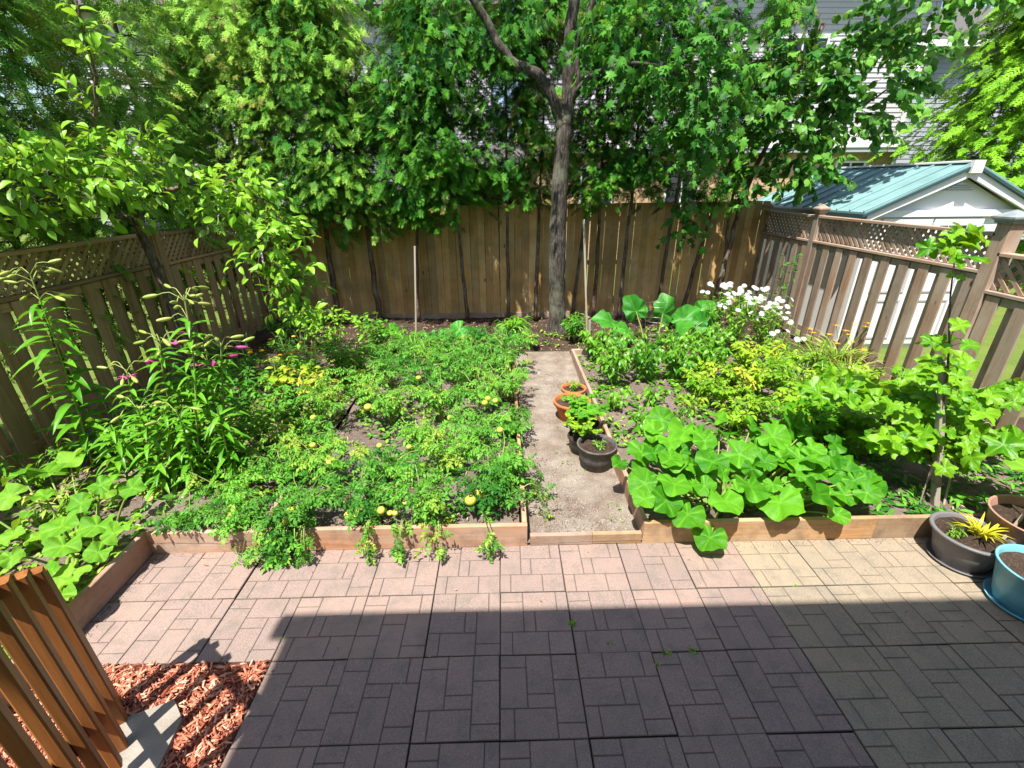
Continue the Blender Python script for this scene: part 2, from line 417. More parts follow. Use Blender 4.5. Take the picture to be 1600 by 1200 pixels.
plainmat('shingle', (0.13, 0.12, 0.12), 0.9, 0.15, 0.2, 30, 0.4)
plainmat('wire', (0.30, 0.28, 0.26), 0.45, 0.5, 0.2, 30, 0, 0.7)
plainmat('cap_metal', (0.26, 0.29, 0.30), 0.45, 0.5, 0.15, 9)
plainmat('window_glass', (0.03, 0.035, 0.04), 0.08, 0.6, 0.02, 1)
plainmat('house_render', (0.26, 0.20, 0.16), 0.8, 0.2, 0.05, 2)

def brickmat():
    m, nt, nd, lk, out = newmat('brick')
    tc = nd.new('ShaderNodeTexCoord'); mp = nd.new('ShaderNodeMapping'); mp.inputs['Rotation'].default_value = (math.pi/2, 0, 0)
    lk.new(tc.outputs['Object'], mp.inputs['Vector'])
    b = nd.new('ShaderNodeTexBrick'); b.inputs['Scale'].default_value = 1.0; b.inputs['Brick Width'].default_value = 0.22; b.inputs['Row Height'].default_value = 0.075
    b.inputs['Mortar Size'].default_value = 0.006
    b.inputs['Color1'].default_value = (0.50, 0.33, 0.19, 1); b.inputs['Color2'].default_value = (0.40, 0.24, 0.13, 1); b.inputs['Mortar'].default_value = (0.45, 0.38, 0.30, 1)
    lk.new(mp.outputs[0], b.inputs['Vector'])
    p = principled(nt, b.outputs[0], 0.85, 0.15, bump(nt, b.outputs['Fac'], -0.4, 0.01)); lk.new(p.outputs[0], out.inputs[0])
brickmat()
M = MATS

# ------------------------------------------------------------------ leaf templates (base at origin, grows along +Y, face up +Z)
def t_ovate(w=0.5, fold=0.10, curl=0.25, ns=4, wmax=0.42, wave=0.0, tip=0.0):
    V = []; T = []
    for i in range(ns+1):
        t = i/ns
        h = w/2*(math.sin(math.pi*min(1, t**(math.log(0.5)/math.log(wmax)))))**0.8 if 0 < t < 1 else 0.012
        if t == 1: h = 0.004
        z = -curl*t*t + (0.08*curl)*math.sin(math.pi*t)
        wv = wave*math.sin(i*2.3)
        V += [(-h, t, z+fold*h*2+wv), (0, t, z), (h, t, z+fold*h*2-wv)]; T += [0, 0.1, 0]
    F = []
    for i in range(ns):
        a = i*3; F += [(a, a+1, a+4, a+3), (a+1, a+2, a+5, a+4)]
    return np.array(V), np.array(F), np.array(T)

def t_join(parts):
    V = []; F = []; T = []; n = 0
    for v, f, t in parts:
        V.append(v); F.append(f+n); T.append(t); n += len(v)
    return np.concatenate(V), np.concatenate(F), np.concatenate(T)

def t_xf(tm, off, ang, sc, tilt=0.0, dz=0.0, roll_=0.0):
    v, f, t = tm; v = v*sc
    cr, sr = math.cos(roll_), math.sin(roll_); v = np.stack([v[:, 0]*cr+v[:, 2]*sr, v[:, 1], -v[:, 0]*sr+v[:, 2]*cr], 1)
    ct, st = math.cos(tilt), math.sin(tilt); v = np.stack([v[:, 0], v[:, 1]*ct-v[:, 2]*st, v[:, 1]*st+v[:, 2]*ct], 1)
    c, s = math.cos(ang), math.sin(ang); v = np.stack([v[:, 0]*c-v[:, 1]*s, v[:, 0]*s+v[:, 1]*c, v[:, 2]], 1)
    return v+np.array(off), f, t

def t_strip(w0, w1, L, ns=1, bend=0.0):
    V = []; 
    for i in range(ns+1):
        t = i/ns; w = w0+(w1-w0)*t
        V += [(-w/2, L*t, -bend*t*t), (w/2, L*t, -bend*t*t)]
    return np.array(V), np.array([(2*i, 2*i+1, 2*i+3, 2*i+2) for i in range(ns)]), np.zeros(2*ns+2)

def t_tomato(rng):
    leaflet = t_ovate(0.60, 0.22, 0.30, 2, 0.42, 0.05)
    P = [t_strip(0.025, 0.012, 0.75, 2, 0.14)]
    P.append(t_xf(leaflet, (0, 0.66, -0.12), rng.normal(0, .1), 0.40, -0.35))
    for k, y in enumerate((0.22, 0.42, 0.60)):
        for s in (-1, 1):
            P.append(t_xf(leaflet, (0, y+rng.uniform(-.03, .03), -0.14*(y/.75)**2), s*(-1.15+rng.normal(0, .2)), (0.27, 0.34, 0.31)[k]*rng.uniform(.8, 1.15), -0.2+rng.normal(0, .2), 0, rng.normal(0, .3)))
    return t_join(P)

def t_cedar(rng, kw=1.0):
    """flat spray of pointed branchlets, one triangle each"""
    V = []; F = []
    def tri(o, a, L, w, dz):
        c, s_ = math.cos(a), math.sin(a); o = np.array(o); d = np.array([-s_, c, 0]); q = np.array([c, s_, 0])*w*kw/2; k = len(V)
        V.extend([o-q, o+q, o+d*L+np.array([0, 0, dz])]); F.append((k, k+1, k+2))
    tri((0, 0, 0), 0, 1.0, 0.045, -.18)
    n = 6
    for i in range(n):
        t = 0.08+0.86*i/n
        for s_ in (-1, 1):
            L = 0.46*(1-0.6*t)*rng.uniform(.8, 1.15)+0.06; a = s_*(-0.85+0.25*t+rng.normal(0, .1)); o = (0, t, -0.18*t*t)
            tri(o, a, L, .052, -.08*rng.uniform(0, 2)*L*2)
            p = (-math.sin(a)*L*.42, t+math.cos(a)*L*.42, o[2]-.02)
            tri(p, a*.2+rng.normal(0, .12), L*.6, .042, rng.normal(-.03, .03)); tri(p, a*1.8+rng.normal(0, .12), L*.5, .040, rng.normal(-.03, .03))
    v = np.array(V); return v, np.array(F), (v[:, 1]-0.45)*0.35

def t_star(outline, cup=0.1):
    """fan of triangles from an outline (list of (angle, radius)), base at the stalk"""
    V = [(0, 0.42, 0.02)]; T = [0.1]
    for a, r in outline:
        x, y = math.sin(a)*r, 0.42+math.cos(a)*r
        V.append((x, y, -cup*r*r*1.6+0.03*math.cos(3*a))); T.append(0)
    n = len(outline)
    return np.array(V), np.array([(0, 1+(i+1) % n, 1+i) for i in range(n)]), np.array(T)
T_MAPLE = t_star([(0, .60), (.28, .30), (.5, .36), (.85, .56), (1.15, .27), (1.5, .36), (1.85, .45), (2.3, .24), (2.75, .40), (3.14, .36), (3.53, .40), (3.98, .24), (4.43, .45), (4.78, .36), (5.13, .27), (5.43, .56), (5.78, .36), (6.0, .30)], 0.35)
T_HEART = t_star([(0, .60), (.35, .42), (.75, .43), (1.3, .44), (1.9, .44), (2.5, .47), (2.9, .46), (3.14, .38), (3.38, .46), (3.78, .47), (4.38, .44), (4.98, .44), (5.53, .43), (5.93, .42)], 0.3)
T_OVATE = t_ovate(0.50, 0.16, 0.28, 4, 0.45)
T_PLUM = t_ovate(0.52, 0.22, 0.30, 4, 0.52)
T_PEPPER = t_ovate(0.46, 0.12, 0.35, 4, 0.40)
T_LANCE = t_ovate(0.17, 0.25, 0.45, 5, 0.40)
T_NARROW = t_ovate(0.26, 0.2, 0.3, 3, 0.45)
T_ROUND = t_star([(k*2*math.pi/12, .48*(1+(.08 if k % 2 else -.06))) for k in range(12)], 0.25)
_r = np.random.default_rng(3)
T_TOMATO = [t_tomato(_r) for _ in range(3)]
T_CEDAR = [t_cedar(_r, 1.4) for _ in range(3)]+[t_cedar(_r, 1.9)]
T_BLADE = t_join([t_strip(0.03, 0.004, 1.0, 5, 0.0)])
def t_arch(h=0.55, reach=0.75, w=0.035, ns=6):
    V = []
    for i in range(ns+1):
        t = i/ns; y = reach*t*t*0.9+0.12*t; z = h*math.sin(min(t*1.75, 2.5))*1.05; ww = w*(1-t**2.2)+0.002
        V += [(-ww/2, y, z), (ww/2, y, z)]
    return np.array(V), np.array([(2*i, 2*i+1, 2*i+3, 2*i+2) for i in range(ns)]), np.repeat(np.linspace(-.1, .15, ns+1), 2)
T_ARCH = t_arch()
T_UPRIGHT = t_arch(0.95, 0.25, 0.02, 5)

def big_leaf(rng, kind, nt_=45, nr=5):
    """one large lobed leaf as its own mesh, about 1 across, stalk at the origin, tip along +Y"""
    th = np.linspace(-math.pi, math.pi, nt_+1)[:-1] + math.pi/nt_
    a = np.abs(th)
    if kind == 'squash':
        R = 0.57-0.05*a/math.pi+0.022*np.cos(5*th)+0.012*np.cos(11*th+rng.uniform(0, 6)); R *= 1-0.55*np.exp(-((math.pi-a)/0.28)**2); vein, cup, wv, dep = 5, 0.20, 0.11, 0.045
    elif kind == 'grape':
        R = 0.55+0.13*np.cos(5*th)+0.06*np.abs(np.sin(11*th)); R *= 1-0.6*np.exp(-((math.pi-a)/0.25)**2); vein, cup, wv, dep = 5, 0.14, 0.10, 0.08
    elif kind == 'rhubarb':
        R = 0.52*(1+0.42*np.exp(-(a/0.7)**2))+0.03*np.sin(9*th+rng.uniform(0, 6)); R *= 1-0.5*np.exp(-((math.pi-a)/0.35)**2); vein, cup, wv, dep = 7, -0.18, 0.13, 0.05
    else:
        R = 0.55*(1+0.2*np.exp(-(a/0.6)**2))+0.02*np.sin(7*th); R *= 1-0.4*np.exp(-((math.pi-a)/0.3)**2); vein, cup, wv, dep = 5, 0.15, 0.05, 0.03
    ph = rng.uniform(0, 6, 3); V = [(0, 0, 0)]; T = [0.3]
    for k in range(1, nr+1):
        t = k/nr; r = R*t
        vv = np.abs(np.sin(th*vein/2.0))                     # 0 on a vein
        z = dep*t*(vv-0.5) + cup*r*r*0.9 + wv*t*t*np.sin(3*th+ph[0])+0.5*wv*t*t*np.sin(7*th+ph[1]) + (0.16*np.abs(np.sin(th))*r if kind == 'squash' else 0.10*np.abs(np.sin(th))*r) - 0.5*np.maximum(0, r-0.3)**1.3*np.where(np.cos(th) > -.2, 1, .6)
        V += list(zip(np.sin(th)*r, np.cos(th)*r, z)); T += list(0.55*np.exp(-(vv/0.14)**2)*(1-.3*t)-0.10+0.05*t)
    F = [(0, 1+(i+1) % nt_, 1+i) for i in range(nt_)]
    for k in range(nr-1):
        o = 1+k*nt_
        F += [(o+i, o+(i+1) % nt_, o+nt_+(i+1) % nt_, o+nt_+i) for i in range(nt_)]
    m = MB(); m.add(V, F, np.clip(0.5+np.array(T), 0, 1)); return m.mesh('leaf', True)
_r = np.random.default_rng(11)
BIG = {k: [big_leaf(_r, k) for _ in range(5)] for k in ('squash', 'grape', 'rhubarb', 'hosta')}

def leaf_obj(name, kind, pos, axis, nrm, size, mat, parent, rng):
    y = Vector(axis).normalized(); x = y.cross(Vector(nrm)).normalized(); z = x.cross(y)
    R = Matrix((x, y, z)).transposed().to_4x4()
    return mobj(name, BIG[kind][int(rng.integers(5))], mat, parent, Matrix.Translation(pos) @ R @ Matrix.Diagonal((size*rng.uniform(.92, 1.08), size, size, 1)))

# ------------------------------------------------------------------ the setting
m = MB(); m.add([(-150,-60,-0.06),(150,-60,-0.06),(150,250,-0.06),(-150,250,-0.06)], [(0,1,2,3)])
tag(m.build('ground', M['grass_ground']), 'sunlit lawn and earth spreading out under the yard', kind='structure')

def sheet(name, x0, x1, y0, y1, z, step, amp, mat, label, zf=None):
    nx = max(2, int((x1-x0)/step)); ny = max(2, int((y1-y0)/step))
    X, Y = np.meshgrid(np.linspace(x0, x1, nx+1), np.linspace(y0, y1, ny+1), indexing='ij')
    P = np.stack([X, Y, np.zeros_like(X)], -1).reshape(-1, 3)
    P[:, 2] = z + amp*(0.6*wob(P, 1.6) + 0.5*wob(P, 6.0) + 0.35*wob(P, 17.0))
    if zf is not None: P[:, 2] += zf(P)
    i = np.arange(nx)[:, None]*(ny+1)+np.arange(ny)[None]
    F = np.stack([i, i+ny+1, i+ny+2, i+1], -1).reshape(-1, 4)
    o = mobj(name, np_mesh(name, P, F, np.full(len(P), .5), True), mat); return tag(o, label, kind='structure')

sheet('soil', -1.84, 0.10, 2.74, 6.6, 0.105, 0.04, 0.018, M['soil'], 'brown soil of the bed left of the path')
sheet('soil', 1.11, 5.1, 2.74, 6.62, 0.105, 0.045, 0.018, M['soil'], 'brown soil of the bed right of the path')
sheet('soil', -4.6, -1.88, 2.68, 6.6, 0.10, 0.05, 0.018, M['soil'], 'brown soil along the lattice fence')
sheet('soil', -4.6, -2.75, 0.6, 2.679, 0.10, 0.045, 0.018, M['soil'], 'bare reddish soil beside the short timber board')
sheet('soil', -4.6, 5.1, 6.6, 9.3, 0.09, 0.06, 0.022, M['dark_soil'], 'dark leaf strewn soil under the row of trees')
sheet('path', 0.14, 1.05, 2.68, 6.86, 0.035, 0.03, 0.007, M['gravel'], 'pale gravel path between the two raised beds', lambda P: .058*np.clip((P[:, 1]-5.8)/.85, 0, 1)**1.5)
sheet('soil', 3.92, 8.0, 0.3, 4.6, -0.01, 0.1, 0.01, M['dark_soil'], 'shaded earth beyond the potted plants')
m = MB(); m.add([(-2.75,0.2,-0.022),(4.1,0.2,-0.022),(4.1,2.7,-0.022),(-2.75,2.7,-0.022)], [(0,1,2,3)])
patio = tag(m.build('pavement', M['joint_dirt']), 'patio of square brick patterned concrete slabs', kind='structure')

# patio slabs: each a casting with raised bricks and grooves between them
def slab_mesh(rot, seed):
    rng = np.random.default_rng(seed)
    B = [(0,0,1,2),(1,0,3,2),(4,0,2,1),(4,1,2,3),(0,2,3,2),(3,2,1,2),(0,4,2,2),(2,4,3,2),(5,4,1,2)]
    m = MB(); S = 0.4455; u = S/6; g = 0.0020; c = 0.0030; d = 0.0045
    m.b2((-S/2, -S/2, -0.05), (S/2, S/2, -d), 0.35)
    for x, y, w, h in B:
        x0, x1, y0, y1 = x*u-S/2+(g if x else 0.001), (x+w)*u-S/2-(g if x+w < 6 else 0.001), y*u-S/2+(g if y else 0.001), (y+h)*u-S/2-(g if y+h < 6 else 0.001)
        dz = rng.uniform(-.0008, .0008)
        V = [(x0,y0,-d),(x1,y0,-d),(x1,y1,-d),(x0,y1,-d),(x0+c*.6,y0+c*.6,-d*.3),(x1-c*.6,y0+c*.6,-d*.3),(x1-c*.6,y1-c*.6,-d*.3),(x0+c*.6,y1-c*.6,-d*.3),
             (x0+c*1.6,y0+c*1.6,dz),(x1-c*1.6,y0+c*1.6,dz),(x1-c*1.6,y1-c*1.6,dz),(x0+c*1.6,y1-c*1.6,dz)]
        F = [(i+4*k, (i+1) % 4+4*k, (i+1) % 4+4*k+4, i+4*k+4) for k in (0, 1) for i in range(4)]+[(8,9,10,11)]
        m.add(V, F, np.array([.6]*4+[.95]*4+[1]*4))
    ca, sa = [(1,0),(0,1),(-1,0),(0,-1)][rot]
    m.v = [np.stack([v[:,0]*ca-v[:,1]*sa, v[:,0]*sa+v[:,1]*ca, v[:,2]], 1) for v in m.v]
    return m.mesh('slab')
SLABS = [slab_mesh(r, r) for r in range(4)]
rg = np.random.default_rng(5)
for row in range(5):
    yc = 2.478-0.45*row
    for k in range(-6, 9):
        if row > 1 and k < -3: continue
        xc = -0.051+0.45*k+0.225
        Mx = Matrix.Translation((xc+rg.normal(0,.0015), yc+rg.normal(0,.0015), rg.normal(0,.002))) @ Matrix.Rotation(rg.normal(0,.004), 4, 'Z') @ Matrix.Rotation(rg.normal(0,.004), 4, 'X') @ Matrix.Rotation(rg.normal(0,.004), 4, 'Y')
        mobj('slab', SLABS[int(rg.integers(4))], M['paver_buff'] if k >= 4 else M['paver_pink'], patio, Mx)

# red wood chips
m = MB(); m.add([(-2.75,0.2,-0.018),(-1.41,0.2,-0.018),(-1.41,1.80,-0.018),(-2.75,1.80,-0.018)], [(0,1,2,3)])
soilmat('chip_bed', (0.22, 0.07, 0.045), (0.32, 0.11, 0.07), (0.45, 0.19, 0.13))
tag(m.build('mulch_bed', M['chip_bed']), 'bed of red wood chips in the patio corner', kind='structure')
chip = t_join([(np.array([(-.09,0,0),(.09,0,.0),(.07,.5,.06),(-.10,.5,.06),(-.03,1,0),(.03,1,0.0),(-.08,0.02,-.12),(.08,.02,-.12),(.06,.97,-.1),(-.06,.97,-.1)]),
     np.array([(0,1,2,3),(3,2,5,4),(0,3,9,6),(1,7,8,2)]), np.zeros(10))])
L = Leaves(chip); n = 8500
P = np.stack([rg.uniform(-2.72,-1.42,n), rg.uniform(0.75,1.79,n), rg.uniform(-.012,.022,n)],1)
ang = rg.uniform(0,6.28,n); A = np.stack([np.cos(ang),np.sin(ang),rg.normal(0,.22,n)],1); NN = np.stack([rg.normal(0,.35,n),rg.normal(0,.35,n),np.ones(n)],1)
L.put(P-A*.02, A, NN, rg.uniform(.012,.06,n), rg.uniform(.05,1.0,n))
o = L.build('wood_chips', M['wood_chip'], None); tag(o, 'shredded red wood chips covering the patio corner', kind='stuff')

# pebbles on the path, crumbs and straw on the soil
peb = (np.array([(1,0,0),(0,1,0),(-1,0,0),(0,-1,0),(0,0,.7),(0,0,-.7)],float), np.array([(0,1,4),(1,2,4),(2,3,4),(3,0,4),(1,0,5),(2,1,5),(3,2,5),(0,3,5)]), np.zeros(6))
plainmat('pebble', (0.50,0.45,0.39), 0.9, 0.15, 0.2, 60)
leafmat('pebble_mix', (0.17,0.13,0.10), (0.55,0.50,0.44), 0.0, 0.9, 0.15)
L = Leaves(peb); n = 5500
P = np.stack([rg.uniform(.17,1.05,n), 2.72+3.9*rg.uniform(0,1,n)**1.4, np.full(n,.036)],1); P[:,2] += .007*wob(P,2)
a = rg.normal(size=(n,3)); L.put(P, a, rg.normal(size=(n,3)), rg.uniform(.002,.0075,n), rg.uniform(0,1,n))
tag(L.build('gravel', M['pebble_mix'], None), 'small pale stones of the gravel path', kind='stuff')
# soil crumbs washed out over the slabs along the boards
L = Leaves(peb); r_ = np.random.default_rng(27); n = 1500
P = np.stack([r_.uniform(-2.6,3.8,n), 2.675-np.abs(r_.normal(0,.035,n)), np.full(n,.002)],1); k = n//3
P[:k,0] = -2.665+np.abs(r_.normal(0,.03,k)); P[:k,1] = r_.uniform(1.8,2.65,k)
leafmat('crumb', (0.06,0.045,0.035), (0.22,0.17,0.13), 0.0, 0.95, 0.05)
L.put(P, r_.normal(size=(n,3)), r_.normal(size=(n,3)), r_.uniform(.0012,.0045,n), r_.uniform(0,1,n))
tag(L.build('soil_crumbs', M['crumb'], None), 'crumbs of soil lying on the slabs along the boards', kind='stuff')
def litter(name, label, x0,x1,y0,y1,z,n,s0,s1,mat,seed):
    r = np.random.default_rng(seed); L = Leaves(t_ovate(.3,.3,.2,2,.4))
    P = np.stack([r.uniform(x0,x1,n), r.uniform(y0,y1,n), z+r.uniform(-.004,.02,n)],1); an = r.uniform(0,6.28,n)
    L.put(P, np.stack([np.cos(an),np.sin(an),r.normal(0,.25,n)],1), np.stack([r.normal(0,.5,n),r.normal(0,.5,n),np.ones(n)],1), r.uniform(s0,s1,n), r.uniform(0,1,n))
    tag(L.build(name, mat, None), label, kind='stuff')
litter('leaf_litter', 'dry fallen leaves on the dark soil by the back fence', -4.3,5.0,6.8,8.9,.105,2600,.02,.07,M['litter'],21)
litter('leaf_litter', 'dry bits of straw and leaves on the bed right of the path', 1.15,4.9,2.8,6.5,.115,1500,.015,.06,M['litter'],22)
litter('leaf_litter', 'dry bits of straw and leaves under the tomato plants', -1.8,.1,2.76,6.5,.115,1400,.015,.06,M['litter'],23)
litter('leaf_litter', 'dry bits of straw and leaves on the soil along the lattice fence', -4.4,-1.95,2.75,6.5,.11,1200,.015,.06,M['litter'],24)
litter('leaf_litter', 'dry bits of straw on the bare soil beside the short board', -4.2,-2.78,1.4,2.7,.11,350,.015,.05,M['litter'],25)

litter('patio_litter', 'dry leaf crumbs scattered on the patio slabs', -2.6,3.6,1.3,2.66,.004,110,.008,.028,M['litter'],26)
# ------------------------------------------------------------------ the house behind the photographer, whose eave shades the patio
hs = empty('house', (2.2,-3.0,0), 'the house whose eave throws the straight shadow over the patio', 'house')
m = MB(); m.b2((-1.7,-6.0,0),(8.5,-0.75,5.3)); m.build('wall', M['house_render'], hs)
m = MB(); m.b2((-2.46,-6.5,5.3),(9.0,-0.23,5.42)); m.build('roof', M['shingle'], hs)
m = MB(); m.b2((-2.56,-0.228,5.30),(9.0,-0.09,5.41)); m.build('gutter', M['white_paint'], hs)

# ------------------------------------------------------------------ raised beds
Z = (0,0,1)
def board(bed, p0, p1, h, mat, zt=0.2, t=0.038):
    """upright timber from p0 to p1 in plan, top at zt"""
    zc = zt-h/2
    return plank('board', (*p0, zc), (*p1, zc), h, t, Z, mat, bed)
bt, br_ = M['bed_timber'], M['bed_timber_red']
bed = empty('raised_bed', (-0.85,2.7,0), 'timber raised bed full of tomato plants beside the gravel path', 'raised bed')
board(bed, (-1.85,2.702), (0.155,2.702), .2, br_)
board(bed, (0.136,2.723), (0.136,3.62), .2, bt); board(bed, (0.134,3.64), (0.136,6.3), .2, bt, .19)
board(bed, (-1.868,2.68), (-1.868,3.15), .2, br_, .205)
bed = empty('raised_bed', (-2.7,2.4,0), 'timber raised bed with pale squash and lilies along the lattice fence', 'raised bed')
board(bed, (-2.69,2.702), (-1.89,2.702), .2, br_, .195)
board(bed, (-2.71,2.70), (-2.69,1.30), .2, M['bed_timber_red'], .205)
bed = empty('raised_bed', (3.0,2.7,0), 'timber raised bed with big squash leaves hanging over its front board', 'raised bed')
board(bed, (1.045,2.702), (2.845,2.702), .2, bt); board(bed, (2.85,2.705), (4.6,2.70), .2, bt, .198)
board(bed, (1.064,2.723), (1.066,4.55), .2, br_); board(bed, (1.066,4.56), (1.07,6.62), .2, M['weathered'], .205)
board(bed, (1.05,6.64), (2.1,6.64), .2, M['weathered'])
board(bed, (5.2,4.2), (5.18,6.4), .22, M['weathered'], .24)
edge = empty('path_edging', (0.6,2.7,0), 'two low orange timbers closing the front of the gravel path', 'edging')
board(edge, (0.178,2.702), (0.655,2.702), .095, br_, .098); board(edge, (0.658,2.703), (1.035,2.703), .095, bt, .1)

# ------------------------------------------------------------------ fences
def fence_run(f, X, s, posts, zb, zt, sp, wm, back, pw=0.14, lat_sp=0.10, phase=0.0, seed=0, skip_end=False):
    """fence along Y at X; s = side the garden is on; posts = y of the posts; zt per bay"""
    r = np.random.default_rng(seed)
    for i, (ya, yb) in enumerate(zip(posts[:-1], posts[1:])):
        top = zt[i]; zm = top-0.37; ylo, yhi = min(ya,yb)+.05, max(ya,yb)-.05
        plank('top_rail', (X,ylo,top), (X,yhi,top), .11, .036, (1,0,0), wm, f)
        plank('rail', (X+s*.004,ylo,zm), (X+s*.004,yhi,zm), .10, .034, (1,0,0), wm, f)
        plank('rail', (X,ylo,zm-.07), (X,yhi,zm-.07), .085, .036, Z, wm, f)
        plank('rail', (X,ylo,zb+.22), (X,yhi,zb+.22), .085, .036, Z, wm, f)
        # lattice: two layers of diagonal slats inside a thin frame
        z0, z1 = zm+.017, top-.018; H = z1-z0
        lat = plank('lattice_frame', (X+s*.015,ylo+.012,z0), (X+s*.015,ylo+.012,z1), .024, .03, (0,1,0), wm, f)
        plank('lattice_frame', (X+s*.015,yhi-.012,z0), (X+s*.015,yhi-.012,z1), .024, .03, (0,1,0), wm, f)
        for d in (1,-1):
            k = ylo-H
            while k < yhi:
                y0_, y1_ = (k, k+H) if d > 0 else (k+H, k)
                # clip to the bay
                t0, t1 = 0.0, 1.0
                for lim, sg in ((ylo,1),(yhi,-1)):
                    a0, a1 = sg*(y0_-lim), sg*(y1_-lim)
                    if a0 < 0 and a1 < 0: t0 = 2
                    elif a0 < 0: t0 = max(t0, a0/(a0-a1))
                    elif a1 < 0: t1 = min(t1, a0/(a0-a1))
                if t1-t0 > .08:
                    q = lambda t: (X+s*(.008 if d > 0 else -.001), y0_+(y1_-y0_)*t, z0+H*t)
                    plank('lattice_slat', q(t0), q(t1), .040, .007, (0,1,0), wm, lat, .001)
                k += lat_sp
        # shadowbox pickets on both faces
        n = int((yhi-ylo+phase)/sp)+1
        for j in range(n+1):
            y = ylo+.08+j*sp
            if y < yhi-.04:
                le = r.normal(0,.006)
                plank('picket', (X+s*.030+s*r.uniform(0,.004),y,zb+.05+r.uniform(0,.03)), (X+s*.030,y+le,zm-.028), pw, .019, (0,1,0), wm, f)
            y2 = y+sp/2
            if back and y2 < yhi-.04:
                plank('picket', (X-s*.030,y2,zb+.05+r.uniform(0,.03)), (X-s*.030,y2+r.normal(0,.006),zm-.028), pw*back, .019, (0,1,0), wm, f)

def post(f, x, y, zb, zt, w, mat, cap=None):
    plank('post', (x,y,zb), (x,y,zt), w, w, (1,0,0), mat, f, .006)
    if cap:
        c = MB(); a = w*.72
        c.lathe([(0.001,0),(a*1.2,0),(a*1.2,.02),(a*1.55,.045),(a*1.55,.062),(.004,.125)], 4, (0,0,0))
        o = c.mesh('post_cap'); mobj('post_cap', o, cap, f, Matrix.Translation((x,y,zt)) @ Matrix.Rotation(math.pi/4,4,'Z'))

wg, ww = M['weathered_green'], M['weathered']
f = empty('lattice_top_fence', (-4.46,5.5,0.1), 'mossy brown picket fence with lattice top, shaded, beside the lilies', 'fence')
for y in (3.3,6.15,8.95): post(f, -4.46, y, 0, 2.06, .10, wg, M['stake_wood'] if y < 7 else None)
post(f, -4.46, 0.5, 0, 2.06, .10, wg)
fence_run(f, -4.46, 1, (0.5,3.3,6.15,8.95), .10, (2.04,2.02,2.0), .25, wg, .86, seed=1)
f = empty('lattice_top_fence', (5.0,6.5,0.1), 'sunlit grey brown picket fence with lattice top, in front of the white shed', 'fence')
for y,zt_ in ((9.05,2.10),(7.46,2.12)): post(f, 5.0, y, 0, zt_, .11, ww, ww)
post(f, 5.02, 4.60, 0, 2.17, .15, ww, M['cap_metal'])
post(f, 5.0, 1.9, 0, 1.75, .11, ww, ww)
fence_run(f, 5.0, -1, (4.60,7.46), .10, (2.06,), .292, ww, .55, lat_sp=.098, seed=2)
fence_run(f, 5.0, -1, (7.46,9.05), .10, (2.06,), .27, ww, .8, lat_sp=.098, seed=3)
fence_run(f, 5.0, -1, (1.9,4.60), .0, (1.88,), .30, ww, .6, lat_sp=.13, seed=4)

f = empty('board_fence', (0.2,9.02,0.1), 'tall close boarded cedar fence behind the row of trees', 'fence')
rg = np.random.default_rng(9)
x = -4.40; k = 0
while x < 4.92:
    w = rg.uniform(.128,.146); gap = rg.choice([.001,.002,.004,.013,.016],p=[.3,.25,.2,.15,.1]) if x > .4 else rg.choice([.001,.002,.003,.006],p=[.4,.3,.2,.1])
    plank('board', (x+w/2,9.0+rg.uniform(-.004,.004),.06), (x+w/2+rg.normal(0,.004),9.0+rg.normal(0,.006),2.215+.03*(x/5)+rg.normal(0,.004)), w, .018, (1,0,0), M['cedar_board'], f, .003)
    x += w+gap; k += 1
for z in (.45,1.15,1.95): plank('rail', (-4.4,9.035,z), (4.92,9.035,z), .085, .038, Z, M['cedar_board'], f)
for xx in (-4.3,-1.9,.5,2.9,4.85): plank('post', (xx,9.10,0), (xx,9.10,2.15), .09, .09, (1,0,0), M['cedar_board'], f)
plank('kickboard', (-4.4,8.978,.10), (4.9,8.978,.10), .17, .02, Z, M['weathered'], f)

# ------------------------------------------------------------------ buildings beyond the fences
def lap_siding(name, x0, x1, y, z0, z1, mat, parent, h=.115, d=.018):
    m = MB(); z = z0
    while z < z1:
        zz = min(z+h, z1)
        m.add([(x0,y-d,z),(x1,y-d,z),(x1,y,zz),(x0,y,zz),(x0,y,z),(x1,y,z)], [(0,1,2,3),(4,5,1,0)]); z += h
    o = m.build(name, mat, parent, loc=((x0+x1)/2,y,z0)); o['kind'] = 'stuff'; return o

def window(parent, x0, x1, z0, z1, y, bars=1, fmat='white_paint'):
    fr = .06; m = MB()
    for a, b in (((x0-fr,z0-fr),(x1+fr,z0)),((x0-fr,z1),(x1+fr,z1+fr)),((x0-fr,z0),(x0,z1)),((x1,z0),(x1+fr,z1))):
        m.b2((a[0],y-.05,a[1]),(b[0],y+.02,b[1]))
    for k in range(bars):
        xm = x0+(x1-x0)*(k+1)/(bars+1); m.b2((xm-.02,y-.045,z0),(xm+.02,y+.01,z1))
    w = m.build('window', M[fmat], parent, loc=((x0+x1)/2,y,z0))
    m = MB(); m.b2((x0,y-.015,z0),(x1,y-.008,z1)); m.build('pane', M['window_glass'], w, loc=((x0+x1)/2,y,z0))

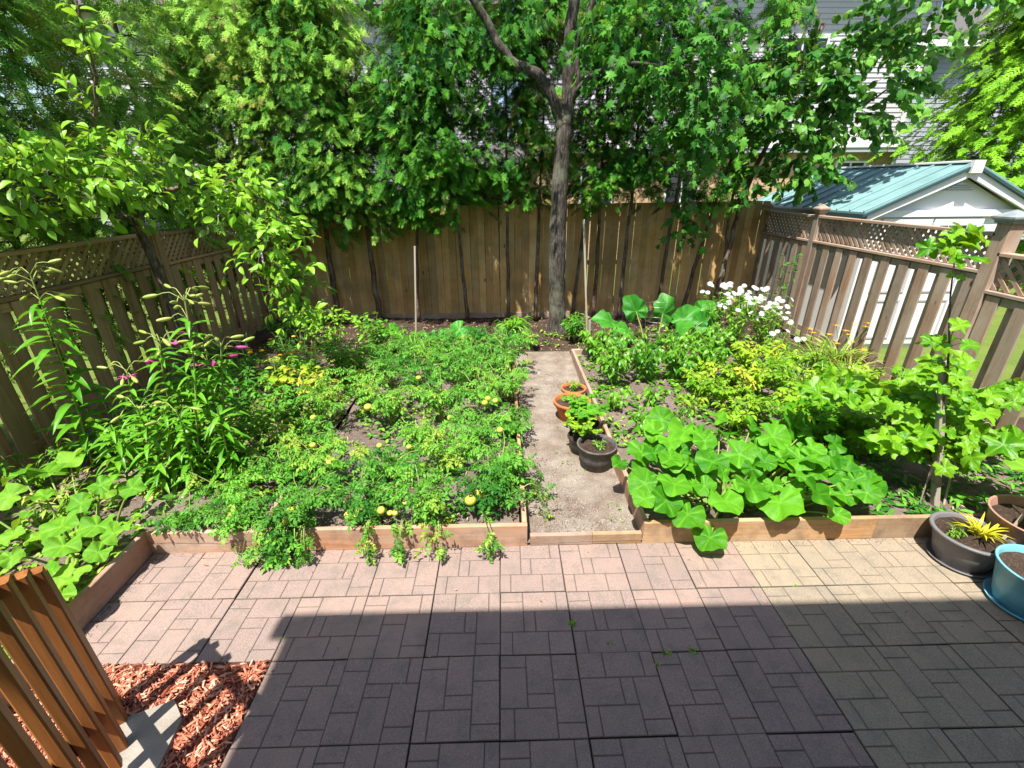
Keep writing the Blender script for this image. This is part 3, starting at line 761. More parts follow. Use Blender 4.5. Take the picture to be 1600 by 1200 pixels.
h = empty('house', (7,18,0), 'tan brick neighbour house with pale upper siding, seen through the trees', 'house')
m = MB(); m.b2((1.2,16.05,-.06),(12.7,24,3.42)); m.build('wall', M['brick'], h, loc=(1.2,16.05,0))
m = MB(); m.b2((1.2,16.0,3.75),(12.7,24,8.6)); m.build('upper_wall', M['siding_white'], h)
lap_siding('siding', 1.2, 12.7, 15.98, 3.75, 8.6, M['siding_white'], h, .13)
m = MB(); m.b2((1.1,15.75,3.42),(12.75,16.04,3.55)); m.build('ledge', M['siding_grey'], h)
m = MB(); m.b2((1.1,15.72,3.55),(12.75,16.03,3.74)); m.build('fascia', M['white_paint'], h)
m = MB(); m.prism([(15.2,8.4),(24.4,8.4),(19.8,11)], (0.6,13.2), lambda u,v,w: (w,u,v)); m.build('roof', M['shingle'], h)
m = MB(); m.tube([(12.5,15.9,7),(12.5,15.9,3.7),(12.62,15.9,3.4),(12.62,15.9,0)], .06, 8); m.build('downpipe', M['white_paint'], h)
window(h, 10.88, 11.75, 2.35, 3.12, 16.04); window(h, 2.6, 3.6, 1.9, 3.0, 16.04); window(h, 5.4, 6.4, 1.9, 3.0, 16.04); window(h, 4.0, 5.4, 5.0, 6.4, 15.97); window(h, 8.2, 9.6, 5.0, 6.4, 15.97)

h = empty('house', (-6,21,0), 'pale sided neighbour house behind the thick cedars', 'house')
m = MB(); m.b2((-14,17,-.06),(-0.3,25,7.4)); m.build('wall', M['siding_white'], h)
lap_siding('siding', -14, -0.3, 16.98, .2, 7.4, M['siding_white'], h, .13)
m = MB(); m.prism([(16.4,7.35),(25.4,7.35),(21,10)], (-14.5,0.1), lambda u,v,w: (w,u,v)); m.build('roof', M['shingle'], h)
window(h, -4.2, -2.8, 3.6, 5.0, 16.97); window(h, -8.6, -7.2, 3.6, 5.0, 16.97); window(h, -3.8, -2.6, 1.2, 2.4, 16.97)
h = empty('house', (19,22,0), 'grey sided house showing its wall above the green roofed shed', 'house')
m = MB(); m.b2((15.2,20,-.06),(26,28,7.2)); m.build('wall', M['siding_grey'], h)
lap_siding('siding', 15.2, 26, 19.98, .2, 7.2, M['siding_grey'], h, .16)
m = MB(); m.prism([(19.5,7.15),(28.5,7.15),(24,9.4)], (14.9,26.3), lambda u,v,w: (w,u,v)); m.build('roof', M['shingle'], h)
m = MB(); m.b2((14.9,19.42,7.0),(26.3,19.5,7.2)); m.build('gutter', M['white_paint'], h)

# green roofed shed
s = empty('garden_shed', (6.9,8.8,0), 'white shed with green ribbed metal roof and gable doors beyond the fence', 'shed')
m = MB(); m.prism([(5.68,-.06),(8.04,-.06),(8.04,2.06),(6.86,2.62),(5.68,2.06)], (7.24,10.35), lambda u,v,w: (u,w,v)); m.build('wall', M['white_paint'], s)
sl = np.array([1.41,0,-.66]); sl = sl/np.linalg.norm(sl)
for sg in (-1,1):
    e = lambda t,dz: (6.86+sg*1.43*t, 2.80-.665*t+dz)
    m = MB(); a,b = e(0,0),e(1,0); m.prism([(a[0],a[1]),(b[0],b[1]),(b[0],b[1]-.03),(a[0],a[1]-.03)], (7.10,10.5), lambda u,v,w: (u,w,v))
    rf = m.build('roof', M['green_roof'], s, loc=(6.86+sg*.7,8.8,2.4))
    for k in range(12):
        y = 7.13+k*.303
        plank('rib', (a[0],y,a[1]+.012), (b[0],y,b[1]+.012), .022, .026, (0,1,0), M['green_roof'], rf, .003)
    m = MB(); m.prism([(a[0],a[1]-.02),(b[0]+sg*.03,b[1]-.035),(b[0]+sg*.03,b[1]-.075),(a[0],a[1]-.06)], (7.08,7.099), lambda u,v,w: (u,w,v)); m.build('roof_edge', M['roof_edge'], s)
    m = MB(); m.prism([(a[0],a[1]-.062),(b[0],b[1]-.078),(b[0],b[1]-.17),(a[0],a[1]-.19)], (7.115,7.16), lambda u,v,w: (u,w,v)); m.build('barge_board', M['white_paint'], s)
    m = MB(); m.b2((min(b[0],b[0]-sg*.05),7.10,b[1]-.10),(max(b[0],b[0]-sg*.05),10.5,b[1]-.032)); m.build('gutter', M['roof_edge'], s)
plank('ridge_cap', (6.86,7.06,2.815), (6.86,10.52,2.815), .14, .03, (1,0,0), M['white_paint'], s)
m = MB(); m.b2((6.78,7.05,2.66),(6.94,7.11,2.83)); m.build('ridge_end', M['white_paint'], s)
m = MB(); m.b2((5.60,7.19,2.06),(8.12,7.239,2.155)); m.build('trim_board', M['white_paint'], s)
m = MB(); m.prism([(6.60,2.42),(7.12,2.42),(6.86,2.545)], (7.222,7.238), lambda u,v,w: (u,w,v)); ve = m.build('vent', M['white_paint'], s)
for k in range(3): plank('louvre', (6.66+k*.05,7.218,2.435+k*.03), (7.06-k*.05,7.218,2.435+k*.03), .016, .012, Z, M['siding_grey'], ve)
for x0,x1 in ((5.84,6.61),(6.64,7.41)):
    m = MB(); m.b2((x0,7.205,.02),(x1,7.238,2.03)); d = m.build('door', M['white_paint'], s, loc=(x0,7.2,0))
    for z0,z1 in ((.12,.75),(.9,1.45)):
        for a in ((x0+.1,z0,x1-.1,z0+.03),(x0+.1,z1,x1-.1,z1+.03),(x0+.1,z0+.03,x0+.13,z1),(x1-.13,z0+.03,x1-.1,z1)):
            mm = MB(); mm.b2((a[0],7.192,a[1]),(a[2],7.206,a[3])); mm.build('moulding', M['siding_white'], d)
    for k in range(4):
        xx = x0+.09+k*(x1-x0-.18)/4
        mm = MB(); mm.b2((xx+.008,7.196,1.62),(xx+(x1-x0-.18)/4-.012,7.2045,1.93)); mm.build('pane', M['window_glass'], d)

# dark sided shed just behind the board fence
s = empty('shed', (-.4,10.7,0), 'dark brown clapboard shed peeking over the board fence', 'shed')
m = MB(); m.b2((-1.9,10.03,-.06),(.42,12,2.86)); m.build('wall', M['dark_siding'], s)
for k in range(14): plank('clapboard', (-1.92,10.015-.004*(k%2),1.22+k*.118), (.42,10.015-.004*(k%2),1.22+k*.118), .125, .018, Z, M['dark_siding'], s)
plank('corner_board', (.46,10.01,0), (.46,10.01,2.86), .09, .05, (1,0,0), M['siding_grey'], s)
m = MB(); m.prism([(9.8,2.86),(12.2,2.86),(11,3.35)], (-2.1,.62), lambda u,v,w: (w,u,v)); m.build('roof', M['shingle'], s)

# ------------------------------------------------------------------ trees
def curve_pts(ctrl, n):
    c = np.array(ctrl, float); t = np.linspace(0, len(c)-1, n); i = np.minimum(t.astype(int), len(c)-2); f = (t-i)[:,None]
    p0 = c[np.maximum(i-1,0)]; p1 = c[i]; p2 = c[i+1]; p3 = c[np.minimum(i+2,len(c)-1)]
    return .5*((2*p1)+(-p0+p2)*f+(2*p0-5*p1+4*p2-p3)*f**2+(-p0+3*p1-3*p2+p3)*f**3)

def twigs(rng, LV, P, D, Ln, nl, ll, droop=.25, tw=None, r=.004, tint=(.1,.9), hang=.35, up=1.0):
    P = np.asarray(P); D = norm(D); n = len(P); Ln = np.broadcast_to(Ln,(n,)); base = rng.uniform(tint[0],tint[1],n)
    for k in range(nl):
        t = np.clip((k+.6)/nl+rng.uniform(-.1,.1,n),.05,1)
        pos = P+D*(Ln*t)[:,None]; pos[:,2] -= droop*Ln*t*t
        tan = D.copy(); tan[:,2] -= 2*droop*t; tan = norm(tan)
        sd = norm(np.cross(tan, rng.normal(size=(n,3))))
        ax = norm(tan*.55+sd*.85*(1-.5*t)[:,None]+np.array([0,0,-hang]))
        nr = norm(rng.normal(0,.5,(n,3))+np.array([-.1,-.25,up]))
        LV.put(pos, ax, nr, ll*rng.uniform(.6,1.15,n), np.clip(base+rng.normal(0,.13,n)+.1*(t-.5),0,1))
    if tw is not None:
        for i in range(n):
            tt = np.array([0,.5,1.]); q = P[i]+D[i]*(Ln[i]*tt)[:,None]; q[:,2] -= droop*Ln[i]*tt*tt
            tw.tube(q, [r,r*.7,r*.35], 3, .5, False)

def ell(rng, c, rad, n, shell=.45):
    d = norm(rng.normal(size=(n,3))); u = (shell+(1-shell)*rng.uniform(0,1,n))**.6
    return np.array(c)+d*u[:,None]*np.array(rad), d

def cedar(name, label, base, top, zlo, rad, n, size, mat, seed, group=None, trunk_r=.04, skew=(0,-.1), prof=None, bare=True, ctrl=None, droop=.7, tint=(.05,.85)):
    rng = np.random.default_rng(seed); t = empty(name, base, label, 'tree', group)
    c = ctrl or [base, (base[0]*.7+top[0]*.3, base[1]*.7+top[1]*.3+.02, base[2]*.65+top[2]*.35), top]
    tp = curve_pts(c, 14); tp[1:-1,:2] += rng.normal(0,.012,(12,2))
    m = MB(); m.tube(tp, np.linspace(trunk_r*1.25, trunk_r*.3, 14)*(1+rng.normal(0,.06,14)), 8)
    k = 0
    H = top[2]
    z = zlo+(H-zlo)*rng.uniform(0,1,n); a = rng.uniform(0,2*math.pi,n); f = (z-zlo)/(H-zlo)
    pr = prof(f) if prof else (.55+.6*np.sin(np.pi*np.clip(f*.75+.2,0,1)))
    # foliage gathers in clumps: snap part of the points to clump centres
    nc = max(6, n//22); cz = zlo+(H-zlo)*rng.uniform(0,1,nc); ca = rng.uniform(0,6.28,nc); cr = rng.uniform(.45,1.0,nc)
    pick = rng.integers(nc,size=n)
    cp = np.stack([np.cos(ca)*cr*rad, np.sin(ca)*cr*rad, cz],1)[pick]+rng.normal(0,1,(n,3))*np.array([.17,.17,.15])*max(.6,rad/.6)
    z = np.maximum(cp[:,2], zlo-.15); f = np.clip((z-zlo)/(H-zlo),0,1); pr = prof(f) if prof else (.55+.6*np.sin(np.pi*np.clip(f*.75+.2,0,1)))
    x0 = np.interp(z, tp[:,2], tp[:,0]); y0 = np.interp(z, tp[:,2], tp[:,1])
    out = cp[:,:2]; P = np.stack([x0+out[:,0]*pr+skew[0], y0+out[:,1]*pr+skew[1], z],1)
    o3 = norm(np.concatenate([out+rng.normal(0,.15,(n,2)), np.zeros((n,1))],1))
    A = norm(o3+np.stack([np.zeros(n),np.zeros(n),-droop*rng.uniform(.3,1.6,n)],1)+rng.normal(0,.25,(n,3)))
    Nn = norm(o3*.9+np.array([0,0,.8])+rng.normal(0,.45,(n,3)))
    tn = np.clip(rng.uniform(*tint,nc)[pick]*.6+.4*rng.uniform(*tint,n),0,1)
    LVs = Leaves(T_CEDAR[3 if name == 'gold_cedar_tree' else seed % 3]); LVs.put(P, A, Nn, size*rng.uniform(.6,1.25,n), tn)
    for i in range(0, n, max(1,n//55)):                      # a few bare branchlets
        q = np.array([x0[i], y0[i], z[i]+.05]); m.tube([q, q*.5+P[i]*.5+np.array([0,0,.04]), P[i]], [.011,.007,.003], 4, .5, False)
    m.build('trunk', M['cedar_bark'], t, True, loc=base)
    LVs.build('crown', mat, t)
    return t

CG = 'slender cedars in a row along the board fence'
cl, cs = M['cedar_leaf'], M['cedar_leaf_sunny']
shared = 'slender bare trunked cedar in the row before the board fence'
ORD = ['first','second','third','fourth','fifth','sixth','seventh','eighth','ninth']
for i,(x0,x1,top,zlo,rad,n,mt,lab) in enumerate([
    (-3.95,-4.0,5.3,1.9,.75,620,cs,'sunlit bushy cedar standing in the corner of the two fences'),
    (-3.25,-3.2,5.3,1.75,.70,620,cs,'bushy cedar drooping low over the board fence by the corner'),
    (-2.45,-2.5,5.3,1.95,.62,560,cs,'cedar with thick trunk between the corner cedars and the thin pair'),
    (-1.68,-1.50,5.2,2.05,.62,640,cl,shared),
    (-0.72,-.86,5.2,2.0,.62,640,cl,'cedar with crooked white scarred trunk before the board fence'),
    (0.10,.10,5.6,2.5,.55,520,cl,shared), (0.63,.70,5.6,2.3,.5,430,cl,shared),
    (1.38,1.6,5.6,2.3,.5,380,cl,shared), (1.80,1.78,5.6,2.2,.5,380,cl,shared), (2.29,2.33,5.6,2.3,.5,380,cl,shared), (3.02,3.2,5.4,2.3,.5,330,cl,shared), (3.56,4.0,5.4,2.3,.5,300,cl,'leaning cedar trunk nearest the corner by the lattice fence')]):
    if lab is shared:
        lab = {3:'straight thin cedar trunk beside the thin stake',5:'thin cedar close to the board fence, second left of the maple',6:'thin cedar immediately left of the maple trunk'}.get(i) or '%s slender cedar right of the maple, bare trunk before the fence' % ORD[i-7]
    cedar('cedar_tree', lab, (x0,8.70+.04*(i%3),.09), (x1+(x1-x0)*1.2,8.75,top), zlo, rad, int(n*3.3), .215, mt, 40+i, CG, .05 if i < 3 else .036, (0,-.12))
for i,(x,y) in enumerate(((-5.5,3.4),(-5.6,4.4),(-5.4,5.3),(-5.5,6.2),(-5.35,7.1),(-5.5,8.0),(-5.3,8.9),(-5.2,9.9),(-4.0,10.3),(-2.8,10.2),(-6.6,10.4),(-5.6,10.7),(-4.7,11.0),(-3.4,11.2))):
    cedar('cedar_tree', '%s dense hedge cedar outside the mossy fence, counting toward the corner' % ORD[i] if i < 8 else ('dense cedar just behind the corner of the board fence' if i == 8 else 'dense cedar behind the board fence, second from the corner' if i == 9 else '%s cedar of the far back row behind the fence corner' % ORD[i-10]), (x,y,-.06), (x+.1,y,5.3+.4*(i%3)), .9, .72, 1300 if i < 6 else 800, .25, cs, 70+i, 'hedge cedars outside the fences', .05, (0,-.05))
cedar('gold_cedar_tree', 'yellow green cedar towering behind the green roofed shed', (14.3,14.2,-.06), (14.4,14.2,8.2), 1.0, 2.5, 5000, .42, M['gold_cedar_leaf'], 90, None, .14, (0,-.2), prof=lambda f: 1.05-.75*f, tint=(.2,1))
cedar('gold_cedar_tree', 'second yellow green cedar, farther out beside the shed', (17.3,13.6,-.06), (17.2,13.6,7.6), .6, 2.0, 1200, .46, M['gold_cedar_leaf'], 91, None, .14, (0,-.2), prof=lambda f: 1.05-.75*f, tint=(.2,1))

def tree(name, label, limbs, blobs, tm, ll, lmat, bmat, seed, nl=8, tl=.4, droop=.35, hang=.35, paths=None, tint=(.1,.9)):
    rng = np.random.default_rng(seed); base = limbs[0][0][0]
    t = empty(name, base, label, 'tree'); m = MB()
    for pts,r0,r1 in limbs:
        q = curve_pts(pts, 5*len(pts)); q[1:-1] += rng.normal(0,.008,(len(q)-2,3))
        m.tube(q, np.linspace(r0,r1,len(q))*(1+rng.normal(0,.035,len(q)))*(1+(.45*np.exp(-(q[:,2]/.16)**2) if r0 > .15 else 0)), 16 if r0 > .08 else 7)
    LV = Leaves(tm); tw = MB()
    for c,rad,n in blobs:
        P,d = ell(rng,c,rad,n); D = norm(d*np.array([1,1,.5])+rng.normal(0,.4,(n,3))); twigs(rng,LV,P-D*tl*.5,D,tl*rng.uniform(.6,1.3,n),nl,ll,droop,tw,.004,tint,hang)
    for pts,n,L_ in (paths or []):
        q = curve_pts(pts, 40); i = rng.integers(4,40,n); P = q[i]; tg = norm(np.gradient(q,axis=0))[i]
        D = norm(np.cross(tg,rng.normal(size=(n,3)))*.8+tg*.7); twigs(rng,LV,P,D,L_*rng.uniform(.5,1.3,n),nl,ll,droop,tw,.0035,tint,hang)
    m.build('trunk', bmat, t, True, loc=base)
    if tw.v: o = tw.build('twigs', bmat, t, loc=base); o['kind'] = 'stuff'
    LV.build('crown', lmat, t)
    return t

tree('maple_tree', 'thick trunked maple forking above the board fence behind the path',
  [([(0.98,7.9,0.0),(0.97,7.88,.25),(.93,7.86,1.2),(.92,7.86,2.15),(.95,7.86,2.9),(.97,7.86,3.42)],.165,.112),
   ([(.96,7.86,3.30),(.82,7.82,3.65),(.55,7.75,4.0),(.22,7.7,4.13),(-.05,7.7,4.42),(-.5,7.6,5.1)],.095,.05),
   ([(.98,7.86,3.35),(1.02,7.86,3.8),(1.0,7.84,4.4),(1.1,7.8,5.4)],.115,.07),
   ([(1.0,7.85,3.55),(1.12,7.8,3.9),(1.10,7.75,4.4),(1.4,7.6,5.0)],.07,.04),
   ([(1.05,7.8,3.75),(1.5,7.6,4.05),(2.2,7.5,4.05),(2.9,7.4,3.7)],.04,.012)],
  [((2.0,7.3,4.35),(1.2,.8,.65),70),((2.8,7.3,3.75),(.7,.6,.75),75),((2.7,7.2,3.1),(.35,.35,.35),16),((-.7,7.5,4.75),(1.5,.9,.5),24),((.9,7.2,5.4),(2.4,1.3,.8),40),((3.0,7.0,5.2),(1.4,1.2,.8),22),((-1.0,7.3,3.95),(.5,.4,.3),14),((3.15,8.2,2.0),(.22,.2,.3),12)],
  T_MAPLE,.165,M['maple_leaf'],M['maple_bark'],101,nl=8,tl=.5,droop=.5,hang=.75)
tree('linden_tree', 'leafy linden with thin leaning trunk hanging over the shed roof',
  [([(3.95,8.55,.05),(4.08,8.56,.6),(4.20,8.58,1.4),(4.32,8.6,2.4),(4.6,8.55,3.4),(5.0,8.5,4.8)],.055,.03),([(4.4,8.58,2.7),(5.0,8.5,3.3),(5.9,8.4,3.7),(6.6,8.4,4.2)],.028,.01),
   ([(4.25,8.6,.1),(4.20,8.62,1.0),(4.12,8.64,2.2),(4.2,8.6,3.6)],.032,.02)],
  [((4.7,8.3,3.8),(.95,.8,.9),120),((5.8,8.35,4.0),(1.0,.8,.9),130),((5.0,8.2,2.85),(.65,.6,.5),62),((6.3,8.3,4.9),(1.0,.9,.7),80),((4.2,8.3,2.55),(.45,.4,.4),30),((4.6,8.0,5.3),(1.3,1.0,.7),30)],
  T_HEART,.135,M['linden_leaf'],M['cedar_bark'],102,nl=9,tl=.4,droop=.35,hang=.6)
tree('plum_tree', 'young plum tree leaning over the mossy lattice fence',
  [([(-3.9,5.35,.05),(-3.95,5.4,1.0),(-4.02,5.45,1.6),(-4.08,5.45,2.08),(-3.98,5.35,2.3)],.060,.045),
   ([(-4.02,5.42,2.2),(-3.9,5.3,2.42),(-3.5,5.2,2.52),(-3.0,5.1,2.6),(-2.5,5.05,2.45),(-2.2,5.0,2.1)],.035,.012),
   ([(-4.05,5.42,2.2),(-4.25,5.1,2.35),(-4.4,4.6,2.5),(-4.3,4.1,2.7),(-4.2,3.7,2.8)],.035,.012),
   ([(-3.98,5.38,2.3),(-3.9,5.0,2.9),(-3.5,4.7,3.4),(-3.3,4.5,3.9)],.026,.009),
   ([(-4.2,4.4,2.6),(-4.1,4.2,3.2),(-4.0,4.1,3.9)],.014,.006), ([(-4.3,4.1,2.7),(-4.1,3.7,3.1),(-3.9,3.5,3.7)],.012,.005)],
  [((-4.1,4.5,2.72),(.75,.7,.30),95),((-3.6,4.9,2.75),(.6,.5,.35),55),((-4.5,4.2,2.45),(.5,.6,.22),50),((-2.75,5.05,2.52),(.55,.35,.22),46),((-2.42,4.95,2.1),(.32,.3,.40),44),((-2.25,4.95,1.55),(.22,.25,.35),28),((-4.4,3.9,2.9),(.4,.4,.25),24)],
  T_PLUM,.115,M['plum_leaf'],M['plum_bark'],103,nl=8,tl=.42,droop=.25,hang=.15,
  paths=[([(-3.98,5.38,2.3),(-3.9,5.0,2.9),(-3.5,4.7,3.4),(-3.3,4.5,3.9)],26,.3),([(-4.2,4.4,2.6),(-4.1,4.2,3.2),(-4.0,4.1,3.9)],22,.25),([(-4.3,4.1,2.7),(-4.1,3.7,3.1),(-3.9,3.5,3.7)],20,.25)], tint=(.15,1))

# ------------------------------------------------------------------ herbs and vegetables
def stemmy(name, label, cat, group, base, h, spread, ns, tm, ll, nl, lmat, seed, flop=.3, z0=.25, hang=.25, tint=(.15,.85), sr=.005, up=1.0, smat='stem_green', asym=(0,0)):
    """a leafy plant: stems fanning out of one base, leaves along them"""
    rng = np.random.default_rng(seed); t = empty(name, base, label, cat, group); b = np.array(base,float)
    m = MB(); LV = Leaves(tm); tips = []
    az = np.arange(ns)*2.4+rng.uniform(0,6.28)
    for i in range(ns):
        rr = spread*rng.uniform(.35,1.0); hh = h*rng.uniform(.75,1.1)
        o = np.array([math.cos(az[i])*rr+asym[0], math.sin(az[i])*rr+asym[1], 0])
        tt = np.linspace(0,1,6)[:,None]
        q = b+o*tt**1.2+np.array([0,0,1])*hh*(tt*(1+flop)-flop*tt**2.4)
        q[1:] += rng.normal(0,.012,(5,3)); m.tube(q,np.linspace(sr,sr*.45,6),4,.5,False); tips.append(q[-1])
        k = nl; ti = np.clip(z0+(1-z0)*rng.uniform(0,1,k)**.75,0,1); f = ti*5; j = np.minimum(f.astype(int),4); fr = (f-j)[:,None]
        pos = q[j]*(1-fr)+q[j+1]*fr; tg = norm(q[j+1]-q[j])
        a = rng.uniform(0,6.28,k); sd = np.stack([np.cos(a),np.sin(a),np.zeros(k)],1)
        ax = norm(sd+tg*.35*ti[:,None]+np.array([0,0,-hang])+rng.normal(0,.15,(k,3)))
        nr = norm(np.array([-.08,-.2,up])+rng.normal(0,.35,(k,3)))
        LV.put(pos+sd*ll*.12, ax, nr, ll*rng.uniform(.55,1.15,k)*(1.1-.35*ti), np.clip(rng.uniform(*tint)*.6+.4*rng.uniform(*tint,k),0,1))
    m.build('stem', M[smat], t, loc=base); LV.build('foliage', lmat, t)
    return t, tips

def sphere_mesh(name, squash=.85, n=10):
    m = MB(); pr = [(math.sin(a)*1.0+.001, -math.cos(a)*squash) for a in np.linspace(0,math.pi,8)]; pr[-1] = (.001,squash*.9); m.lathe(pr, n); return m.mesh(name, True)
TOM = sphere_mesh('tomato', .86, 14)
rg = np.random.default_rng(31)
G = 'tomato plants sprawling in the raised bed'
tom_at = [(-1.64,2.8,.26,.031),(-1.62,2.71,.25,.03),(-1.6,2.82,.26,.028),(-1.19,2.76,.24,.027),(-1.13,2.75,.23,.024),(-1.11,2.79,.26,.028),(-.88,2.78,.24,.02),(-.84,2.78,.24,.022),(-.28,2.9,.25,.041),(-.21,2.98,.25,.039),(-1.43,4.28,.34,.038),(-1.36,4.27,.34,.031),(-1.95,4.14,.3,.03),(-.18,4.39,.36,.033),(-.21,4.29,.36,.031),(-.1,4.34,.36,.029),(-.86,3.51,.32,.023),(-1.13,3.54,.32,.025),(-.42,3.55,.3,.019),(-.79,2.89,.24,.016),(-1.0,4.9,.4,.03),(-.4,5.2,.42,.03),(-.95,2.8,.25,.027),(-.5,2.84,.24,.03),(-.55,4.05,.32,.028),(-1.5,3.3,.3,.028),(-1.75,3.6,.3,.027),(-.05,3.75,.34,.028)]
plants = []
def tomlab(x, y):
    row = ['front', 'second', 'third', 'fourth', 'fifth', 'sixth', 'last'][min(6, int((y-2.75)/.55))]
    side = 'beside the path' if x > -.3 else 'mid bed near the path' if x > -.8 else 'mid bed near the lilies' if x > -1.4 else 'at the lily side'
    return 'tomato plant %s, %s row from the board' % (side, row)
sp = [(-1.60,2.86,'tomato plant spilling over the board corner with a bunch of green tomatoes'),(-1.12,2.92,'tomato plant with two bunches of small pale tomatoes by the front board'),(-.62,2.90,'thin tomato plant dangling shoots over the front board'),(-.18,3.0,'tomato plant bearing two big pale tomatoes near the path corner'),
      (-1.05,3.45,0),(-.55,3.5,0),(-.02,3.35,'dark green tomato plant overhanging the path edge board'),(-1.60,3.42,0),(-.85,3.95,0),(-.30,3.95,0),(.05,4.2,0),(-1.25,4.45,0),(-.72,4.5,0),(-.22,4.75,0),(.02,5.0,0),(-1.6,4.75,0),(-1.05,5.1,0),(-.55,5.25,0),(-.1,5.55,0),(-1.5,5.5,0),(-1.0,5.75,0),(-.5,5.95,0),(.1,6.1,0),(-1.3,6.3,0),(-.75,6.45,0),(-.2,6.5,0),(-1.72,6.0,0),(-1.95,3.45,0),(-2.05,3.95,0),(-2.0,4.45,0),(-.6,5.6,0)]
_tl = {}
for i,(x,y,lab) in enumerate(sp):
    if not lab: _tl.setdefault(tomlab(x,y),[]).append((y,i))
for lab_,ls in _tl.items():
    for k,(y,i) in enumerate(sorted(ls)):
        sp[i] = (sp[i][0],sp[i][1],lab_ if len(ls) == 1 else lab_+(', nearer one',', farther one',', farthest one')[k])
for i,(x,y,lab) in enumerate(sp):
    back = y > 4.2
    t,tips = stemmy('tomato_plant', lab or tomlab(x,y), 'tomato plant', G, (x,y,.1), .34+.16*back+rg.uniform(-.05,.05), .34+.06*back, 10, T_TOMATO[i%3], .15, 16, M['tomato_leaf'], 200+i, flop=rg.uniform(.4,.8), hang=.3, sr=.0065, tint=(rg.uniform(0,.35),rg.uniform(.6,1.0)))
    plants.append((x,y,t))
for i,(x,y,z,r) in enumerate(tom_at):
    p = min(plants, key=lambda q: (q[0]-x)**2+(q[1]-y)**2)[2]
    o = mobj('tomato', TOM, M['tomato_fruit'], p, Matrix.Translation((x,y-.03,z+(.05 if y < 3.1 else .10))) @ Matrix.Rotation(rg.normal(0,.4),4,'X') @ Matrix.Scale(r*1.15,4))
for i,(x,y,z) in enumerate(((-1.66,2.70,.24),(-1.5,2.66,.22),(-1.02,2.68,.22),(-.75,2.67,.22),(-.52,2.67,.22),(-.2,2.67,.22),(-1.78,2.66,.22),(.19,3.2,.3),(.2,3.45,.3),(.2,3.05,.28),(-1.58,2.68,.26),(-1.72,2.68,.26))):
    # shoots hanging over the boards
    L = Leaves(T_TOMATO[i%3]); rr = np.random.default_rng(300+i); t = min(plants, key=lambda q: (q[0]-x)**2+(q[1]-y)**2)[2]
    big = i in (0,10,11); n = 30 if big else 11; side = np.array([0,-1,0]) if i < 7 or big else np.array([1,0,0])
    dl = (.27 if big else .15); ns_ = 4 if big else 2; sm = MB()
    for q_ in range(ns_):
        o = np.array([rr.normal(0,.09 if big else .05),0,0]) if side[1] else np.array([0,rr.normal(0,.05),0])
        q = curve_pts([np.array([x,y,0])-side*.14+o*.4+np.array([0,0,.17]), np.array([x,y,0])-side*.01+o*.7+np.array([0,0,.27]), np.array([x,y,.22])+side*.07+o, np.array([x,y,.22-dl*.55])+side*.10+o*1.3, np.array([x,y,.22-dl*rr.uniform(.7,1.0)])+side*.10+o*1.6],20)
        q[:,2] = np.maximum(q[:,2],.02); sm.tube(q,np.linspace(.005,.002,20),4,.6,False)
        k = (n+ns_-1)//ns_+3; j = rr.integers(1,20,k); P = q[j]+rr.normal(0,.012,(k,3))
        L.put(P, norm(side*.5+np.array([0,0,-.45])+rr.normal(0,.6,(k,3))), norm(side*.8+np.array([0,0,.7])+rr.normal(0,.3,(k,3))), .115*rr.uniform(.7,1.2,k), rr.uniform(.1,.9,k))
    sm.build('shoot_stem', M['stem_green'], t)
    L.build('hanging_shoot', M['tomato_leaf'], t)


# ------------------------------------------------------------------ squash plants: every big leaf its own piece on its own stalk
def squash(name, label, base, leaves, mat, seed, kind='squash', tilt=.35):
    rng = np.random.default_rng(seed); t = empty(name, base, label, 'squash plant'); m = MB()
    b = np.array(base,float)
    for x,y,z,d in leaves:
        p = np.array([x,y,z]); a = rng.uniform(0,6.28)
        ax = norm(np.array([(x-b[0])*.6+math.cos(a)*.5, (y-b[1])*.6-.55+math.sin(a)*.4, -.12+rng.normal(0,.12)]))
        nr = norm(np.array([rng.normal(-.05,.34), -tilt+rng.normal(0,.3), 1.0])); p = p+np.array([0,0,rng.normal(0,.03)])
        leaf_obj('leaf', kind, p, ax, nr, d*.86, mat, t, rng)
        g = b+(p-b)*np.array([.55,.55,0])+np.array([0,0,0]); g[2] = b[2]
        m.tube(curve_pts([g, g*.45+p*.55+np.array([0,0,.03]), p-np.array([0,0,.006])],6), [.010,.009,.008,.007,.006,.005], 6, .6, False)
        m.tube(curve_pts([b,(b+g)/2+np.array([0,0,.03]),g],5), .011, 6, .6, False)
    m.build('stalks', M['stem_green'], t, True, loc=base)
    return t
